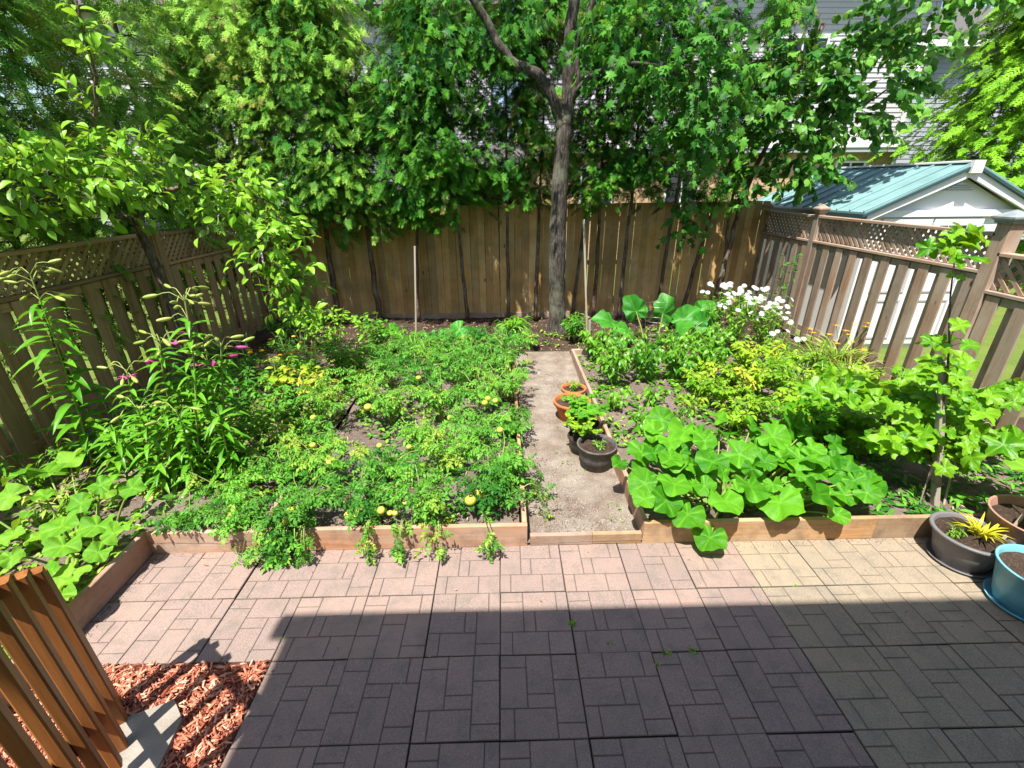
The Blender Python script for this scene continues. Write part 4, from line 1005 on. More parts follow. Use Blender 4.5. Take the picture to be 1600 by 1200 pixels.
SQ = [(1.66,3.63,.46,.33),(1.45,3.42,.46,.24),(1.19,3.37,.44,.27),(.95,3.17,.40,.16),(1.39,3.17,.45,.26),(1.1,2.93,.42,.29),(1.74,3.37,.48,.24),(1.68,3.07,.47,.26),(2.08,3.6,.46,.22),(2.0,3.25,.49,.32),(2.36,3.75,.46,.22),(2.4,3.47,.48,.33),(2.7,3.63,.47,.35),(2.34,3.13,.48,.26),(2.12,3.08,.43,.18),(2.51,3.07,.46,.24),(2.65,3.29,.47,.22),(2.72,3.01,.44,.3),(2.9,3.37,.44,.22),(1.87,2.81,.44,.3),(1.29,2.83,.42,.28),(1.51,2.8,.40,.18),(1.61,2.66,.37,.29),(2.07,2.73,.31,.33),(2.34,2.72,.38,.35),(2.74,2.75,.38,.19),(2.48,2.65,.29,.17),(1.36,2.68,.30,.28),(1.51,2.58,.16,.25),(1.02,2.7,.38,.17),(1.2,2.73,.36,.25),(1.52,3.13,.40,.16),(2.07,2.85,.40,.15),(2.62,2.8,.36,.2),(2.03,2.8,.34,.18),(2.06,3.79,.45,.28),(1.54,3.89,.44,.29),(1.38,3.6,.43,.2),(2.73,2.88,.40,.17),(2.24,2.8,.40,.16),(1.46,2.9,.38,.17),
      (1.6,3.25,.30,.22),(1.9,3.0,.28,.22),(2.2,3.3,.32,.24),(2.5,2.9,.28,.22),(1.3,3.05,.28,.22),(2.3,2.95,.30,.2),(1.75,2.85,.26,.2),(2.6,3.45,.32,.22),(1.15,3.1,.28,.2)]
_r = np.random.default_rng(77)
SQ += [(_r.uniform(1.15,2.85),_r.uniform(2.8,3.8),_r.uniform(.26,.46),_r.uniform(.16,.24)) for _ in range(52)]
squash('squash_plant', 'bright green squash plant with large leaves over the front board', (1.85,3.1,.11), SQ, M['squash_leaf'], 401)
SL = [(-3.63,2.73,.34,.24),(-3.18,2.61,.34,.29),(-2.99,2.41,.34,.21),(-2.91,2.59,.34,.24),(-2.77,2.4,.34,.17),(-2.72,2.5,.34,.18),(-3.28,2.34,.30,.15),(-3.18,2.8,.42,.19),(-3.4,2.78,.42,.2),(-3.12,2.93,.42,.16),(-2.93,2.97,.42,.19),(-2.73,2.67,.34,.16),(-3.76,2.87,.42,.22),(-3.76,3.38,.44,.29),(-3.79,3.21,.42,.28),(-3.87,3.08,.42,.23),(-2.99,2.29,.30,.15),(-2.87,2.26,.30,.24),(-2.74,2.06,.30,.21),(-2.78,2.18,.26,.13),(-3.51,2.58,.32,.16),(-3.38,2.6,.3,.16),(-2.9,2.12,.26,.14),(-3.9,2.5,.35,.22),(-4.0,2.8,.4,.24),(-3.6,2.4,.3,.2),(-3.3,3.1,.35,.2)]
squash('squash_plant', 'pale green squash plant in the corner below the lilies', (-3.25,2.7,.1), SL, M['pale_squash_leaf'], 402)
PK = [(-1.87,7.2,.36,.30),(-1.72,7.05,.42,.28),(-1.55,6.9,.36,.24),(-1.95,6.95,.30,.22),(-1.35,6.75,.30,.22)]
squash('squash_plant', 'small squash plant by the thin stake at the back of the bed', (-1.7,7.05,.1), PK, M['squash_leaf'], 403)
PK = [(-.95,6.95,.36,.30),(-.72,7.1,.42,.32),(-.5,6.95,.40,.30),(-1.12,6.85,.32,.24),(-.78,6.8,.33,.28),(-.4,7.15,.38,.26),(-.25,6.9,.30,.24),(-.6,6.72,.30,.24),(-1.2,7.05,.34,.22)]
squash('squash_plant', 'broad leaved squash clump in front of the crooked cedar trunk', (-.7,6.95,.1), PK, M['rhubarb_leaf'], 404)
RB = [(1.78,7.15,.46,.42),(2.2,7.3,.62,.40),(2.02,7.0,.36,.34),(2.62,7.2,.60,.42),(3.0,7.25,.48,.40),(2.75,6.85,.40,.38),(3.2,7.0,.50,.34),(2.45,6.7,.32,.30),(3.05,6.75,.34,.30),(3.35,7.4,.6,.34)]
rng = np.random.default_rng(405)
t = empty('rhubarb_plant', (2.5,7.1,.09), 'rhubarb with broad dark wavy leaves before the board fence', 'rhubarb'); m = MB()
for x,y,z,d in RB:
    p = np.array([x,y,z]); b = np.array([2.5+(x-2.5)*.45,7.1+(y-7.1)*.4,.09]); o = norm((p-b)*np.array([1,1,.35]))
    leaf_obj('leaf','rhubarb',p,norm(o+np.array([0,-.3,.45])),norm(np.array([-.1,-.75,.8])+rng.normal(0,.2,3)),d,M['rhubarb_leaf'],t,rng)
    m.tube([b,(b+p)/2+np.array([0,0,.03]),p],[.014,.012,.008],6,.7,False)
m.build('stalks',M['stem_green'],t,True,loc=(2.5,7.1,.09))

# ------------------------------------------------------------------ grape vine on a stake
t = empty('grape_vine', (3.46,2.98,.1), 'grape vine with large lobed leaves climbing over the picket fence corner', 'grape vine')
rng = np.random.default_rng(410); m = MB()
canes = [[(3.47,2.98,.1),(3.44,3.0,.5),(3.36,3.03,.95),(3.27,3.05,1.36),(3.12,3.06,1.8),(3.03,3.05,2.1),(2.97,3.05,2.28)],
         [(3.44,3.0,.5),(3.2,3.2,.85),(2.9,3.4,.95),(2.65,3.5,.85)], [(3.4,3.02,.6),(3.7,3.1,.9),(4.05,3.2,.98),(4.5,3.3,.95)],
         [(3.36,3.03,.9),(3.5,3.3,1.05),(3.8,3.6,1.05),(4.2,3.9,.95)], [(3.45,3.0,.45),(3.2,3.0,.7),(2.95,3.0,.65)], [(3.45,3.0,.5),(3.8,2.95,.7),(4.2,2.95,.6)], [(3.4,3.05,.7),(3.3,3.5,.9),(3.1,3.9,.8)], [(3.45,3.05,.5),(3.9,3.5,.7),(4.4,3.6,.65)]]
for i,c in enumerate(canes):
    q = curve_pts(c,16); m.tube(q,np.linspace(.011 if i == 0 else .007,.003,16),6,.4,False)
    n = (34,30,36,36,28,34,26,34)[i]
    for k in range(n):
        u = rng.uniform(.12,1) if i else (rng.uniform(.25,.62) if k < 20 else rng.uniform(.7,1)); j = min(15,int(u*15)); p = q[j]; a = rng.uniform(0,6.28)
        o = np.array([math.cos(a),math.sin(a)*.8-.1,rng.uniform(-.1,.5)]); sz = rng.uniform(.10,.175)*(0.85 if i == 0 else 1)
        P = p+o*rng.uniform(.05,.16); 
        leaf_obj('leaf','grape',P,norm(o*np.array([1,1,.2])+np.array([0,-.25,-.45+rng.normal(0,.25)])),norm(np.array([-.1,-.4,.8])+rng.normal(0,.32,3)),sz,M['grape_leaf'],t,rng)
        m.tube([p,(p+P)/2+np.array([0,0,.02]),P],.0022,4,.6,False)
m.build('cane',M['plum_bark'],t,True,loc=(3.46,2.98,.1))
st = empty('garden_stake',(3.52,2.93,.1),'thick weathered stake holding up the grape vine','stake')
plank('post',(3.53,2.92,.08),(3.30,3.10,1.32),.048,.045,(1,0,0),M['stake_wood'],st)
m = MB(); m.lathe([(.040,0),(.044,.006),(.040,.012)],12,(3.49,2.955,.32)); m.build('wire_tie',M['wire'],st)
st = empty('garden_stake',(3.60,2.93,.1),'thin pale stick leaning beside the grape stake','stake'); plank('stick',(3.60,2.92,.08),(3.67,3.05,.48),.014,.014,(1,0,0),M['stake_wood'],st)
m = MB(); m.tube([(3.40,2.93,.1),(3.385,2.95,.5),(3.46,2.98,.53),(3.55,3.0,.53)],.005,5); tag(m.build('plant_hoop',M['stake_wood'],None,loc=(3.40,2.93,.1)),'thin bent hoop over the soil beside the grape stake','plant support')

# ------------------------------------------------------------------ lilies
BUDM = sphere_mesh('bud',1.0,8)
def lily(label, pts, seed, nleaf=44, ll=.17, buds=8, pink=0, spread=.16):
    rng = np.random.default_rng(seed); q = curve_pts(pts,20); t = empty('lily_plant',pts[0],label,'lily','tall lilies by the lattice fence')
    m = MB(); m.tube(q,np.linspace(.010,.005,20),7,.5,False); me = LILY
    for k in range(nleaf):
        u = .10+.74*(k+.5)/nleaf; f = u*19; j = int(f); p = q[j]+(q[min(19,j+1)]-q[j])*(f-j); a = k*2.39996+rng.normal(0,.25)
        ax = Vector((math.cos(a),math.sin(a),rng.uniform(-.05,.35))).normalized(); x = ax.cross(Vector((rng.normal(0,.1),rng.normal(0,.1),1))).normalized(); z = x.cross(ax)
        R = Matrix((x,ax,z)).transposed().to_4x4(); s = ll*rng.uniform(.8,1.15)*(1.1-.45*u)
        mobj('leaf',me[k%3],M['lily_leaf'],t,Matrix.Translation(p) @ R @ Matrix.Scale(s,4))
    top = q[-1]
    for k in range(buds):
        a = k*2.2+rng.uniform(0,1); o = np.array([math.cos(a),math.sin(a),0])
        g = q[19-int(rng.integers(0,4))]; P = g+o*spread*rng.uniform(.55,1.1)+np.array([0,0,rng.uniform(.0,.10)])
        m.tube(curve_pts([g,g*.5+P*.5+np.array([0,0,.045]),P],5),.0032,4,.8,False)
        ax = Vector(norm(o+np.array([0,0,-.15+rng.normal(0,.25)]))); L_ = rng.uniform(.042,.058); isp = k < (pink+1)//2
        Mx = Matrix.Translation(Vector(P)+ax*L_*.9) @ ax.to_track_quat('Z','Y').to_matrix().to_4x4() @ Matrix.Diagonal((L_*.29,L_*.29,L_,1))
        mobj('bud',BUDM,M['petal_pink'] if isp else M['bud'],t,Mx)
    for k in range((pink+1)//2):
        a = rng.uniform(0,6.28); P = top+np.array([math.cos(a)*.12,math.sin(a)*.12,rng.uniform(-.15,-.02)]); fl = MB()
        v,f_,_ = T_LANCE
        for j in range(6):
            b = j*1.047; A = norm(np.array([math.cos(b),math.sin(b),.9])); fr = frames(A[None],np.array([[0,0,1.]])-A[None]*0)[0]
            fl.add((v*np.array([1.9,1,1])*.075) @ fr.T+P, f_)
        fl.build('flower',M['petal_pink'],t,loc=P)
    m.build('stem',M['stem_green'],t,True,loc=pts[0])
def lily_mesh(c):
    v,f,t_ = t_ovate(.23,.28,c,5,.40); mm = MB(); mm.add(v,f,np.clip(.5+t_,0,1)); return mm.mesh('lily_leaf',True)
LILY = [lily_mesh(c) for c in (.2,.4,.6)]
lily('tall lily nearest the photo edge, green buds, standing alone against the pickets', [(-3.95,3.72,.1),(-3.88,3.74,.7),(-3.82,3.75,1.4),(-3.79,3.75,1.92)], 420, 64, .33, 11, 0, .19)
lily('tallest lily of the clump, crowned with yellow green buds', [(-2.75,3.42,.1),(-2.64,3.46,.7),(-2.52,3.5,1.3),(-2.45,3.5,1.80)], 421, 66, .23, 11)
lily('lily with open magenta flower under the tallest stalk', [(-2.95,3.5,.1),(-2.88,3.5,.6),(-2.8,3.5,1.2),(-2.76,3.52,1.42)], 422, 60, .23, 8, 2)
lily('lily with low pale buds leaning to the tomato bed', [(-2.6,3.55,.1),(-2.5,3.58,.6),(-2.4,3.6,1.1),(-2.34,3.6,1.36)], 423, 60, .23, 8, 1)
lily('lily with wine coloured buds at the clump edge by the pickets', [(-3.2,3.5,.1),(-3.16,3.48,.5),(-3.1,3.45,.9),(-3.05,3.45,1.20)], 424, 42, .20, 6, 2)
lily('short lily in front of the clump above the pale squash', [(-3.0,3.3,.1),(-2.95,3.28,.4),(-2.9,3.25,.8),(-2.88,3.22,.98)], 425, 42, .19, 4)
lily('short leafy lily at the foot of the tallest stalk', [(-2.7,3.3,.1),(-2.66,3.28,.4),(-2.6,3.25,.75),(-2.58,3.22,.95)], 426, 42, .19, 3)
lily('leafy lily behind the magenta flower', [(-2.75,3.75,.1),(-2.72,3.78,.5),(-2.66,3.8,.9),(-2.62,3.8,1.2)], 427, 42, .19, 5, 1)

lily('leafy lily stalk without flowers in the middle of the clump', [(-2.85,3.6,.1),(-2.8,3.6,.5),(-2.72,3.6,.9),(-2.7,3.6,1.1)], 428, 46, .22, 0)
lily('broad leafy lily without buds at the tomato side of the clump', [(-2.45,3.4,.1),(-2.42,3.4,.4),(-2.38,3.38,.7),(-2.36,3.36,.9)], 429, 46, .22, 0)
lily('low leafy lily without buds at the picket side of the clump', [(-3.3,3.35,.1),(-3.28,3.33,.4),(-3.22,3.3,.65),(-3.2,3.28,.8)], 430, 46, .22, 0)
lily('bushy lily without buds in the heart of the clump', [(-2.9,3.42,.1),(-2.88,3.4,.4),(-2.82,3.38,.75),(-2.8,3.36,.9)], 431, 46, .22, 2)

# ------------------------------------------------------------------ peppers, beans and other rows right of the path
rg = np.random.default_rng(51)
for i,(x,y) in enumerate(((1.42,5.45),(1.85,5.55),(2.3,5.6),(2.75,5.7),(1.6,6.05),(2.05,6.1),(2.55,6.2),(3.0,6.15),(1.35,6.4))):
    stemmy('pepper_plant', 'glossy pepper plant, %s from the path in the %s pepper row' % (ORD[i] if i < 4 else ORD[i-3] if i < 8 else ORD[0], 'front' if i < 4 else 'back'), 'pepper plant', 'pepper plants in the right bed', (x,y,.1), .50+rg.uniform(-.05,.06), .30, 13, T_PEPPER, .115, 20, M['pepper_leaf'], 500+i, flop=.25, hang=.75, up=.7)
for i,(x,y,lab) in enumerate(((1.32,4.75,'small pepper plant beside the terracotta pots'),(1.75,4.85,'small pepper plant on bare soil between the pots and the beans'),(1.45,4.2,'small pepper plant behind the black pot, near the squash'),(2.1,4.55,'small yellowing pepper plant behind the squash leaves'),(1.85,4.2,'smallest pepper plant just behind the squash leaves'))):
    stemmy('pepper_plant', lab, 'pepper plant', 'pepper plants in the right bed', (x,y,.1), .28, .18, 7, T_PEPPER, .10, 10, M['pepper_leaf'] if i != 3 else M['bean_leaf'], 520+i, flop=.25, hang=.7, up=.7)
BP = ((2.55,4.75),(2.95,4.95),(3.3,4.85),(3.0,5.4),(3.45,5.3),(3.85,5.05),(3.3,5.8),(3.75,5.6),(4.15,5.3),(4.2,4.85),(2.75,4.35),(3.15,4.35),(3.6,4.5),(4.45,5.1),(2.5,5.2),(2.65,5.55),(3.1,5.1),(3.6,5.0),(4.0,5.75),(3.5,6.0),(2.35,4.95),(2.45,4.2),(4.05,4.6),(3.85,6.05))
bl = lambda x,y: 'yellow green bean plant %s, %s row behind the squash' % ('nearest the path' if x < 2.6 else 'in mid bed' if x < 3.3 else 'toward the lattice fence' if x < 3.95 else 'beside the lattice fence', ORD[min(5,int((y-4.15)/.33))])
BL = [bl(*p) for p in BP]
for lab_ in set(BL):
    ii = sorted([i for i in range(len(BL)) if BL[i] == lab_], key=lambda i: BP[i][0])
    if len(ii) > 1:
        for k,i in enumerate(ii): BL[i] += (', path side', ', next to it', ', fence side')[k if len(ii) > 2 else k*2]
for i,(x,y) in enumerate(BP):
    stemmy('bean_plant', BL[i], 'bean plant', 'bean plants in the right bed', (x,y,.1), .36+rg.uniform(-.06,.08), .25, 10, T_OVATE, .10, 16, M['bean_leaf'], 540+i, flop=.35, hang=.3)
for i,(x,y) in enumerate(((3.15,4.0),(3.6,4.05),(4.0,4.3),(4.35,4.4),(4.6,4.0),(3.35,3.7),(2.95,3.85),(4.7,4.6))):
    stemmy('okra_plant', 'broad leaved green plant, %s of the clump behind the grape vine' % ORD[i], 'vegetable plant', 'leafy plants behind the grape vine', (x,y,.1), .50, .26, 8, T_MAPLE, .19, 11, M['grape_leaf'], 570+i, flop=.2, hang=.2)
def blades(name,label,cat,base,n,sc,tm,mat,seed,rad=.08,up=.0,group=None):
    r = np.random.default_rng(seed); t = empty(name,base,label,cat,group); L = Leaves(tm); a = r.uniform(0,6.28,n)
    P = np.array(base)+np.stack([np.cos(a),np.sin(a),np.zeros(n)],1)*rad*r.uniform(0,1,n)[:,None]; b = a+r.normal(0,.5,n)
    L.put(P,np.stack([np.cos(b),np.sin(b),np.full(n,up)+r.normal(0,.08,n)],1),np.array([0,0,1.])+r.normal(0,.12,(n,3)),sc*r.uniform(.6,1.15,n),r.uniform(.1,.95,n)); L.build('foliage',mat,t); return t
for i,(x,y,s,lab) in enumerate(((4.35,5.75,.62,'arching daylily clump in front of the lattice fence'),(4.75,5.9,.62,'daylily clump closest to the shed side pickets'),(4.55,5.45,.52,'smaller daylily clump nearest the bean rows'))):
    t = blades('daylily_plant',lab,'daylily',(x,y,.1),85,s,T_ARCH,M['blade_leaf'],600+i,.1)
    r = np.random.default_rng(620+i); m = MB()
    for k in range(4):
        a = r.uniform(0,6.28); p = np.array([x+math.cos(a)*.2,y+math.sin(a)*.2,.1+s*r.uniform(.95,1.15)]); m.tube(curve_pts([(x,y,.1),(x+math.cos(a)*.06,y+math.sin(a)*.06,.4),p],6),.003,4,.7,False)
        fl = MB(); v,f_,_ = T_LANCE
        for j in range(5):
            b = j*1.256; A = norm(np.array([math.cos(b),math.sin(b),.7])); fl.add((v*np.array([1.8,1,1])*.05) @ frames(A[None],np.array([[0,0,1.]]))[0].T+p,f_)
        fl.build('flower',M['petal_orange'],t,loc=p)
    m.build('stem',M['stem_green'],t,loc=(x,y,.1))
for i,(x,y) in enumerate(((3.5,4.72),(3.62,4.60),(3.76,4.70),(3.9,4.62),(3.45,4.95))):
    blades('onion_plant','clump of upright bluish onion leaves, %s from the path among the beans' % ['second','third','fourth','fifth','first'][i],'onion',(x,y,.1),26,.48,T_UPRIGHT,M['onion_leaf'],640+i,.06,0,'onions among the beans')
# daisies
rng = np.random.default_rng(660); HEADS = []
v,f_,_ = t_ovate(.26,.1,.12,2,.5); mm = MB()
for j in range(13):
    b = j*2*math.pi/13; A = np.array([math.cos(b),math.sin(b),.05]); mm.add(v @ frames(norm(A)[None],np.array([[0,0,1.]]))[0].T,f_,.6)
DAISY = mm.mesh('daisy_flower'); 
for i,(x,y,hh,n,lab) in enumerate(((3.55,6.55,.95,30,'tall white daisy clump in front of the board fence corner'),(3.98,6.6,.80,28,'white daisy clump nearest the lattice fence'),(3.35,6.9,.95,10,'sparse white daisy clump beside the rhubarb'),(4.1,6.25,.5,6,'low white daisy clump behind the daylilies'))):
    t,tips = stemmy('daisy_plant',lab,'daisy','white daisies near the fence corner',(x,y,.1),hh,.34,n,T_NARROW,.11,12,M['pepper_leaf'],661+i,flop=.15,hang=.3)
    for k,p in enumerate(tips):
        ax = Vector((rng.normal(-.1,.35),rng.normal(-.45,.3),.8)).normalized(); s_ = rng.uniform(.032,.045)
        fl = mobj('flower',DAISY,M['petal_white'],t,Matrix.Translation(Vector(p)+Vector((0,0,.02))) @ ax.to_track_quat('Z','Y').to_matrix().to_4x4() @ Matrix.Scale(s_*1.25,4))
# plants at the back and left
for i,(nm,lab,cat,x,y,h,sd,ns,tm,ll,nl,mt) in enumerate((
    ('peony_plant','bushy narrow leaved perennial at the foot of the maple trunk','perennial',1.2,7.35,.42,.24,14,T_NARROW,.15,16,'lily_leaf'),
    ('perennial_plant','low leafy perennial between the squash clump and maple trunk','perennial',.15,7.35,.40,.26,12,T_LANCE,.24,14,'lily_leaf'),
    ('perennial_plant','small green seedling patch left of the maple trunk','perennial',.45,7.0,.25,.2,8,T_OVATE,.09,12,'tomato_leaf'),
    ('plum_sapling','plum sapling with light leaves before the board fence','sapling',-2.55,6.5,.85,.35,9,T_PLUM,.12,16,'plum_leaf'),
    ('plum_sapling','small plum sapling beside the pink zinnia','sapling',-2.1,6.7,.62,.3,8,T_PLUM,.11,14,'plum_leaf'),
    ('plum_sapling','plum sapling nearest the mossy fence corner','sapling',-3.1,7.1,.75,.35,9,T_PLUM,.12,14,'plum_leaf'),
    ('rose_bush','dark leafy bush between the lilies and the tomato bed','bush',-2.35,4.35,.50,.36,12,T_OVATE,.09,22,'marigold_leaf'),
    ('rose_bush','dark leafy bush behind the lilies','bush',-2.9,4.5,.60,.36,13,T_OVATE,.09,22,'marigold_leaf'),
    ('pepper_plant','light green pepper plant behind the tall lilies','pepper plant',-2.25,4.95,.50,.3,10,T_PEPPER,.13,14,'bean_leaf'),
    ('pepper_plant','yellowing pepper plant between bush and marigolds','pepper plant',-2.75,5.15,.45,.28,9,T_PEPPER,.14,12,'bean_leaf'),
    ('zinnia_plant','green zinnia at the back corner of the tomato bed','zinnia',-1.95,5.6,.55,.3,11,T_OVATE,.09,20,'tomato_leaf'),
    ('zinnia_plant','green zinnia near the back of the left bed','zinnia',-2.3,5.9,.55,.3,11,T_OVATE,.09,20,'tomato_leaf'),
    ('zinnia_plant','taller zinnia with a pink bloom before the cedars','zinnia',-1.85,6.45,.66,.3,10,T_OVATE,.10,18,'pepper_leaf'),
    ('perennial_plant','leafy mound under the plum tree','perennial',-3.4,5.4,.42,.34,11,T_OVATE,.08,20,'marigold_leaf'),
    ('perennial_plant','leafy mound at the foot of the mossy pickets','perennial',-3.9,4.7,.40,.36,11,T_OVATE,.08,20,'marigold_leaf'),
    ('perennial_plant','pale leafy mound in front of the plum trunk','perennial',-3.5,4.6,.35,.34,11,T_LANCE,.16,14,'weed_leaf'),
    ('vegetable_plant','dark green leafy plant filling the corner by the short board','vegetable plant',-2.25,3.15,.32,.34,10,T_TOMATO[1],.15,11,'tomato_leaf'),
    ('vegetable_plant','leafy shoots spilling at the small bed corner beside the patio','vegetable plant',-2.45,2.85,.26,.30,9,T_TOMATO[2],.15,10,'tomato_leaf'),
    ('vegetable_plant','dense leafy plant below the tallest lilies','vegetable plant',-2.45,3.6,.42,.34,11,T_TOMATO[0],.15,11,'tomato_leaf'),
    ('vegetable_plant','feathery seedling row at the photo edge below the pickets','vegetable plant',-4.1,3.35,.38,.3,10,T_NARROW,.11,16,'weed_leaf'),
    ('vegetable_plant','young leafy plant among the pale squash leaves','vegetable plant',-3.55,2.95,.30,.3,9,T_NARROW,.10,14,'weed_leaf'),
    ('perennial_plant','leafy clump between the lone lily and the clump','perennial',-3.55,3.75,.50,.32,12,T_OVATE,.09,20,'pepper_leaf'),
    ('perennial_plant','leafy clump behind the lone lily against the pickets','perennial',-4.0,4.15,.45,.32,12,T_OVATE,.09,20,'tomato_leaf'),
    ('perennial_plant','leafy clump directly behind the lily clump','perennial',-3.2,4.05,.52,.34,12,T_OVATE,.09,20,'pepper_leaf'),
    ('perennial_plant','sunlit leafy clump between the lilies and third tomato row','perennial',-2.5,4.0,.45,.32,12,T_OVATE,.09,20,'pepper_leaf'),
    ('perennial_plant','feathery clump before the plum trunk','perennial',-3.75,5.1,.48,.34,12,T_LANCE,.17,16,'marigold_leaf'),
    ('perennial_plant','leafy clump under the drooping plum branch','perennial',-2.6,5.5,.50,.34,12,T_OVATE,.09,20,'pepper_leaf'),
    ('perennial_plant','leafy clump beyond the fence post under the plum','perennial',-4.05,6.1,.5,.34,12,T_OVATE,.09,20,'marigold_leaf'),
    ('perennial_plant','leafy clump at the foot of the corner cedars','perennial',-3.7,7.4,.5,.4,12,T_OVATE,.10,20,'marigold_leaf'),
    ('perennial_plant','low bright clump at the back of the tomato bed','perennial',-1.5,6.75,.40,.3,12,T_OVATE,.09,18,'pepper_leaf'),
    ('vegetable_plant','leafy shoots over the small front board, patio corner','vegetable plant',-2.1,2.82,.24,.26,9,T_TOMATO[0],.15,12,'tomato_leaf'),
    ('shrub','blue green shrub sprig against the far lattice fence','shrub',4.62,7.35,1.35,.16,5,T_OVATE,.10,16,'maple_leaf'),
    ('vegetable_plant','lush dark plant behind the daisies','vegetable plant',3.3,6.5,.45,.3,10,T_OVATE,.12,16,'pepper_leaf'))):
    t,tips = stemmy(nm,lab,cat,None,(x,y,.1),h,sd,ns,tm,ll,nl,M[mt],700+i,flop=.3,hang=.25)
    if lab.startswith('taller zinnia'):
        fl = MB(); p = np.array(tips[0])+np.array([0,0,.02]); fl.lathe([(.004,.0),(.045,.012),(.05,.02),(.03,.028),(.003,.03)],14,p); fl.build('flower',M['petal_pink'],t,loc=p)
for i,(x,y,lab) in enumerate(((-3.0,5.6,'marigold with orange flowers under the plum branch'),(-3.2,6.35,'marigold with orange flower at the mossy fence end'),(-2.75,6.0,'marigold clump nearest the plum saplings'),(-3.55,5.9,'marigold at the foot of the fence post'))):
    t,tips = stemmy('marigold_plant',lab,'marigold','marigolds in the left bed',(x,y,.1),.42,.3,13,T_NARROW,.075,22,M['marigold_leaf'],740+i,flop=.2,hang=.2)
    for p in tips[:4]:
        fl = MB(); p = np.array(p)+np.array([0,-.01,.015]); fl.lathe([(.004,.0),(.026,.008),(.032,.016),(.02,.026),(.003,.03)],10,p); fl.build('flower',M['petal_orange'],t,loc=p)
for i,(x,y) in enumerate(((-3.5,6.8),(-3.8,6.4),(-3.2,6.9))):
    blades('leek_plant','pale bent leek leaves by the dark fence corner, %s' % ['middle clump','clump nearest the fence','clump nearest the saplings'][i],'leek',(x,y,.1),16,.42,T_UPRIGHT,M['onion_leaf'],760+i,.05,.1,'leeks by the fence corner')
# weeds: low ground cover on the beds
def cover(name,label,x0,x1,y0,y1,z,n,sc,tm,mat,seed):
    r = np.random.default_rng(seed); L = Leaves(tm); c = np.stack([r.uniform(x0,x1,n//9+1),r.uniform(y0,y1,n//9+1)],1)[r.integers(n//9+1,size=n)]+r.normal(0,.05,(n,2)); c = np.clip(c,[x0,y0],[x1,y1]); a = r.uniform(0,6.28,n)
    L.put(np.concatenate([c,np.full((n,1),z)+r.uniform(0,.05,(n,1))],1),np.stack([np.cos(a),np.sin(a),r.uniform(-.1,.6,n)],1),np.array([0,-.1,1.])+r.normal(0,.3,(n,3)),sc*r.uniform(.5,1.3,n),r.uniform(0,1,n)); tag(L.build(name,mat,None),label,kind='stuff')
cover('weeds','small weeds and seedlings on the bed along the lattice fence',-4.3,-2.78,1.6,3.2,.10,1500,.06,T_OVATE,M['weed_leaf'],801)
cover('weeds','small weeds and seedlings between the lilies and marigolds',-4.3,-1.92,3.2,6.6,.10,3600,.075,T_OVATE,M['weed_leaf'],802)
cover('weeds','small weeds among the rows of the right bed',1.12,4.9,3.9,6.5,.105,3200,.07,T_OVATE,M['weed_leaf'],803)
cover('weeds','grassy weeds in the shade under the grape vine',2.8,4.9,2.78,4.0,.105,1100,.10,T_NARROW,M['tomato_leaf'],804)
cover('weeds','small weeds on the shaded soil under the trees',-4.0,4.6,6.7,8.3,.09,600,.07,T_OVATE,M['tomato_leaf'],805)
cover('weeds','low leaves at the foot of the tomato plants',-1.8,.1,2.76,6.4,.11,1500,.06,T_OVATE,M['tomato_leaf'],806)
cover('weeds','low green tufts along the path edges',.2,.95,2.74,5.6,.035,90,.03,T_NARROW,M['weed_leaf'],807)

# joint weeds on the patio: each little tuft a thing
G = 'weeds in the patio joints'
for i,(x,y,lab) in enumerate(((.40,2.0,'weed tuft in the joint at the shadow edge'),(.62,1.86,'round weed tuft on a shaded slab'),(.94,1.80,'largest weed tuft in the long shaded joint'),(1.10,1.80,'weed tuft at the cross of two shaded joints'),(.46,1.68,'weed tuft in the joint below the long seam'),(.86,1.72,'weed tuft just under the long seam'),(1.72,2.25,'tiny weed on the sunlit seam beside the buff slabs'),(2.0,2.25,'tiny weed on the sunlit seam of the buff slabs'),(-1.40,1.95,'weed tuft at the shadow corner near the wood chips'),(-2.0,2.25,'tiny weed on the sunlit seam of the pink slabs'),(-2.35,1.79,'tiny weed between slab and wood chips'),(-2.66,2.26,'yellowed weed at the foot of the short board'))):
    big = i in (2,3,4,0); t = empty('weed',(x,y,-.005),lab,'weed',G); r = np.random.default_rng(820+i); L = Leaves(T_OVATE); n = 16 if big else 9; a = r.uniform(0,6.28,n)
    L.put(np.array([x,y,-.004])+np.stack([r.normal(0,.012,n),r.normal(0,.006,n),np.zeros(n)],1),np.stack([np.cos(a),np.sin(a),r.uniform(.2,1.1,n)],1),np.array([0,0,1.])+r.normal(0,.2,(n,3)),(.024 if big else .016)*r.uniform(.6,1.2,n),r.uniform(0,.9,n)); L.build('foliage',M['weed_leaf'],t)

# ------------------------------------------------------------------ stakes and cage
st = empty('garden_stake',(-1.53,7.55,.1),'thin grey stake beside the small squash at the board fence','stake'); plank('stick',(-1.53,7.55,.05),(-1.41,7.58,1.66),.03,.03,(1,0,0),M['stake_wood'],st)
st = empty('garden_stake',(1.52,7.9,.1),'tall thin grey stake just right of the maple trunk','stake'); plank('stick',(1.52,7.9,.05),(1.36,7.95,2.02),.034,.028,(1,0,0),M['stake_wood'],st); plank('peg',(1.56,7.86,.05),(1.55,7.87,.32),.045,.02,(1,0,0),M['stake_wood'],st)
cg = empty('tomato_cage',(2.35,6.75,.1),'rusty wire tomato cage among the rhubarb leaves','plant support')
for z,r_ in ((.35,.13),(.62,.16),(.86,.18)):
    a = np.linspace(0,2*math.pi,19); m = MB(); m.tube(np.stack([2.35+r_*np.cos(a),6.75+r_*np.sin(a),np.full(19,z)],1),.003,4,.5,False); m.build('ring',M['wire'],cg)
